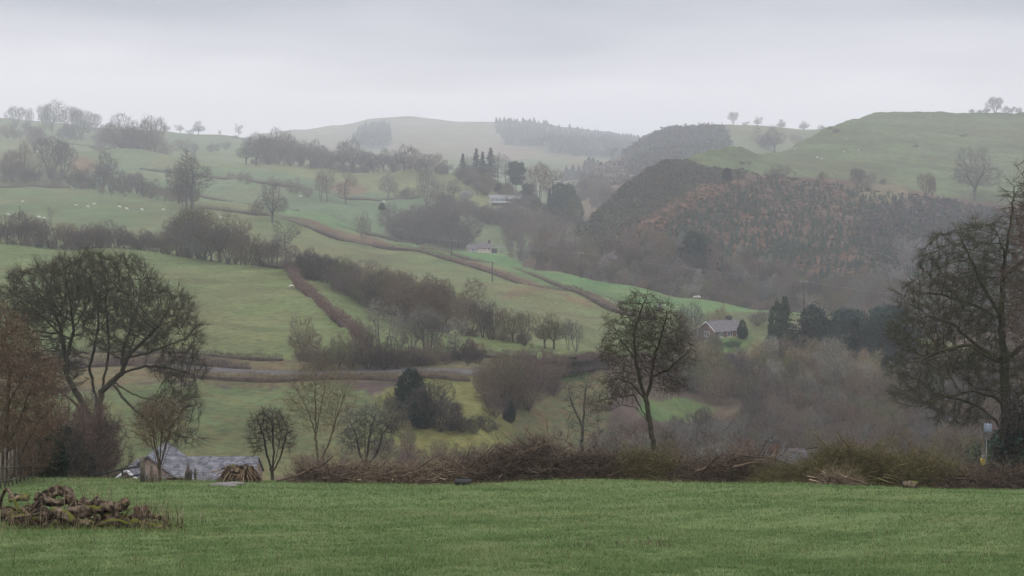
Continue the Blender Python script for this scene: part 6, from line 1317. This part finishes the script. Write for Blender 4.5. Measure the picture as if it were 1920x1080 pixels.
for u, Y, sx, sy, lb in ((415, 43.6, .42, .16, 'larger flat pale stone in front of the uprooted stump'), (436, 44.2, .38, .12, 'long flat pale stone right under the uprooted stump'), (428, 42.8, .26, .10, 'small flat pale stone nearest the camera by the stump')):
    rs = np.random.RandomState(int(u)); G = Geo(); th = np.linspace(0, 2 * math.pi, 12, endpoint=False); rows = []
    for z, f in ((-.03, .9), (.03, 1.), (.07, .85), (.085, .5)): rows.append(np.stack([np.cos(th) * sx * f * (1 + .12 * rs.randn(12)), np.sin(th) * sy * f * (1 + .12 * rs.randn(12)), np.full(12, z)], -1))
    V = np.concatenate(rows + [np.array([[0, 0, .088]])]); i = np.arange(3)[:, None] * 12; j = np.arange(12)[None]; j2 = (j + 1) % 12
    G.add(V, [np.stack([i + j, i + j2, i + 12 + j2, i + 12 + j], -1).reshape(-1, 4), np.array([(36 + a, 36 + (a + 1) % 12, 48) for a in range(12)])]); o = G.obj('flat_stone', M_STONE); o.location = near(u, Y); tag(o, lb, 'stone', 'flat stones by the uprooted stump')
# ------------------------------------------------------------------ grass and dry stalks
def blades(n, ymin, ymax, seed, h0, wd, umargin=260):
    rs = np.random.RandomState(seed); Y = 1 / rs.uniform(1 / ymax, 1 / ymin, n); u = rs.uniform(-umargin, 1920 + umargin, n); x = Y * (u - 960) / F
    return x, Y, rs
tuft = Field(40, [2.2, .9, .45], [.5, .45, .45])
M_GRASS, gt_, gb_ = new_mat('grass_blades', .7); gb_.inputs['Specular IOR Level'].default_value = .2
_g = N('ShaderNodeNewGeometry', gt_); _r = N('ShaderNodeValToRGB', gt_); _r.color_ramp.elements[0].color = (.06, .105, .035, 1); _r.color_ramp.elements[1].color = (.23, .225, .10, 1)
for p_, c_ in ((.45, (.095, .15, .048, 1)), (.85, (.135, .185, .07, 1))): e_ = _r.color_ramp.elements.new(p_); e_.color = c_
_n = N('ShaderNodeTexNoise', gt_); _n.inputs['Scale'].default_value = .45; _n.inputs['Detail'].default_value = 4; gt_.links.new(_g.outputs['Position'], _n.inputs['Vector'])
_m = N('ShaderNodeMath', gt_, operation='MULTIPLY_ADD'); gt_.links.new(_n.outputs['Fac'], _m.inputs[0]); _m.inputs[1].default_value = 1.5; _m2 = N('ShaderNodeMath', gt_, operation='MULTIPLY_ADD'); gt_.links.new(_g.outputs['Random Per Island'], _m2.inputs[0]); _m2.inputs[1].default_value = .55; _m2.inputs[2].default_value = -.52
gt_.links.new(_m2.outputs[0], _m.inputs[2]); gt_.links.new(_m.outputs[0], _r.inputs[0]); gt_.links.new(_r.outputs[0], gb_.inputs['Base Color'])
G = Geo()
for n, y0, y1, sd_, h0, w0 in ((480000, 15.2, 50.5, 1, .036, .006), (90000, 14.5, 24, 2, .05, .0055)):
    x, Y, rs = blades(n, y0, y1, sd_, h0, w0)
    tf = tuft(x, Y); keep = (rs.rand(n) < np.clip(.75 + .3 * tf, .3, 1)) & ~((Y > YL - .5) & (Y < YL + 1.3) & (960 + x / Y * F < 250)); x, Y, tf = x[keep], Y[keep], tf[keep]; n = len(x)
    z = meadow_z(x, Y); h = h0 * (.5 + .8 * rs.rand(n)) * (1 + .3 * np.clip(tf, -1, 1.4)) * np.clip(Y / 26, .8, 1.5); w1 = w0 * np.clip(Y / 20, .9, 2.4); th = rs.rand(n) * 6.283; ln_ = h * (.35 + .8 * rs.rand(n)); ph = rs.rand(n) * 6.283
    c, s = np.cos(th) * w1, np.sin(th) * w1
    V = np.stack([np.stack([x - c, Y - s, z - .01], -1), np.stack([x + c, Y + s, z - .01], -1), np.stack([x + np.cos(ph) * ln_, Y + np.sin(ph) * ln_, z + h], -1)], 1).reshape(-1, 3); G.add(V, [np.arange(3 * n).reshape(-1, 3)])
o = G.obj('grass', M_GRASS); tag(o, 'short damp meadow grass in the foreground', 'grass', kind='stuff')
M_STALK = stick_mat('dead_stalks', (.045, .028, .022), (.12, .085, .06), (.30, .24, .16))
def stalks(spots, name, label, rmax=.007):
    G = Geo(); rs = np.random.RandomState(len(spots)); a = np.array([near(u, Y) for u, Y, h in spots]); h = np.array([s[2] for s in spots]); n = len(a)
    d = unit(np.stack([rs.randn(n) * .14, rs.randn(n) * .1, np.ones(n)], -1)); m_ = a + d * h[:, None] * .55; e = m_ + unit(d + rs.randn(n, 3) * .16) * h[:, None] * .5
    r = rmax * (.5 + .6 * rs.rand(n)); prisms(G, a - [0, 0, .03], m_, r, r * .8, 3); cones(G, m_, e, r * .8); twigs(G, m_, d, 2, .09, .0022, up=.6, sub=0, rs=rs)
    o = G.obj(name, M_STALK); tag(o, label, 'dry stalks', kind='stuff')
rs = np.random.RandomState(5)
sp = [(rs.uniform(-10, 345), YL + rs.uniform(-.5, .8), rs.uniform(.15, .55)) for _ in range(170)] + [(rs.uniform(110, 220), YL + rs.uniform(.2, 1), rs.uniform(.6, 1.0)) for _ in range(26)] + [(rs.uniform(200, 330), YL + rs.uniform(0, 1), rs.uniform(.3, .65)) for _ in range(34)]
stalks(sp, 'dead_stalks', 'dry brown dock and nettle stalks standing round the log pile')
sp = [(rs.uniform(270, 300), 45.6 + rs.uniform(-.3, .3), rs.uniform(.2, .45)) for _ in range(90)] + [(rs.uniform(300, 480), 47.5 + rs.uniform(-1, 1), rs.uniform(.15, .5)) for _ in range(60)]
stalks(sp, 'dry_weeds', 'dry weeds round the pollard stump and along the wire', .006)
sp = [(rs.uniform(1055, 1260), 19.8 + rs.uniform(-.5, .6), rs.uniform(.05, .14)) for _ in range(46)] + [(22, 17.5, .55), (24, 17.4, .4), (377, 24, .22), (378, 24.1, .18), (917, 22.3, .16)] + [(rs.uniform(0, 1920), rs.uniform(16, 45), rs.uniform(.05, .15)) for _ in range(320)]
stalks(sp, 'dead_stems', 'short dead reddish stems scattered in the meadow grass', .005)
# rank pale grass round the log pile
x, Y, r2_ = blades(8000, YL - .9, YL + 1.2, 9, .1, .006, 0); k_ = (960 + x / Y * F < 345); x, Y = x[k_], Y[k_]; n = len(x)
G = Geo(); z = meadow_z(x, Y); h = .05 + .11 * r2_.rand(n); th = r2_.rand(n) * 6.283; ph = r2_.rand(n) * 6.283; c, s = np.cos(th) * .005, np.sin(th) * .005; ln_ = h * .7
V = np.stack([np.stack([x - c, Y - s, z - .01], -1), np.stack([x + c, Y + s, z - .01], -1), np.stack([x + np.cos(ph) * ln_, Y + np.sin(ph) * ln_, z + h], -1)], 1).reshape(-1, 3); G.add(V, [np.arange(3 * n).reshape(-1, 3)])
o = G.obj('rank_grass', stick_mat('rank_grass_blades', (.06, .10, .025), (.12, .15, .05), (.26, .22, .12))); tag(o, 'longer pale rank grass growing round the log pile', 'grass', kind='stuff')

# longer untrodden grass under the brushwood along the meadow's edge
M_EDGE = stick_mat('edge_grass_blades', (.07, .10, .03), (.14, .15, .06), (.26, .22, .13))
for nm, n, y0, y1, hh, ua, ub, lb in (('edge_grass', 16000, 44.6, 50.2, .16, 0, 2000, 'long pale uncut grass along the far edge of the meadow under the brushwood'), ('tussocks', 9000, 16, 44, .085, -50, 1970, 'scattered pale tufts of coarser grass over the meadow')):
    x, Y, r3 = blades(n, y0, y1, 77, .1, .006, 60); k_ = r3.rand(n) < np.clip(.1 + .9 * tuft(x * 1.3 + 5, Y * .7), 0, 1); x, Y = x[k_], Y[k_]; n = len(x); G = Geo(); z = meadow_z(x, Y); h = hh * (.35 + .9 * r3.rand(n)); th = r3.rand(n) * 6.283; ph = r3.rand(n) * 6.283; c, s = np.cos(th) * .007, np.sin(th) * .007; ln_ = h * .6
    V = np.stack([np.stack([x - c, Y - s, z - .01], -1), np.stack([x + c, Y + s, z - .01], -1), np.stack([x + np.cos(ph) * ln_, Y + np.sin(ph) * ln_, z + h], -1)], 1).reshape(-1, 3); G.add(V, [np.arange(3 * n).reshape(-1, 3)])
    o = G.obj(nm, M_EDGE); tag(o, lb, 'grass', kind='stuff')
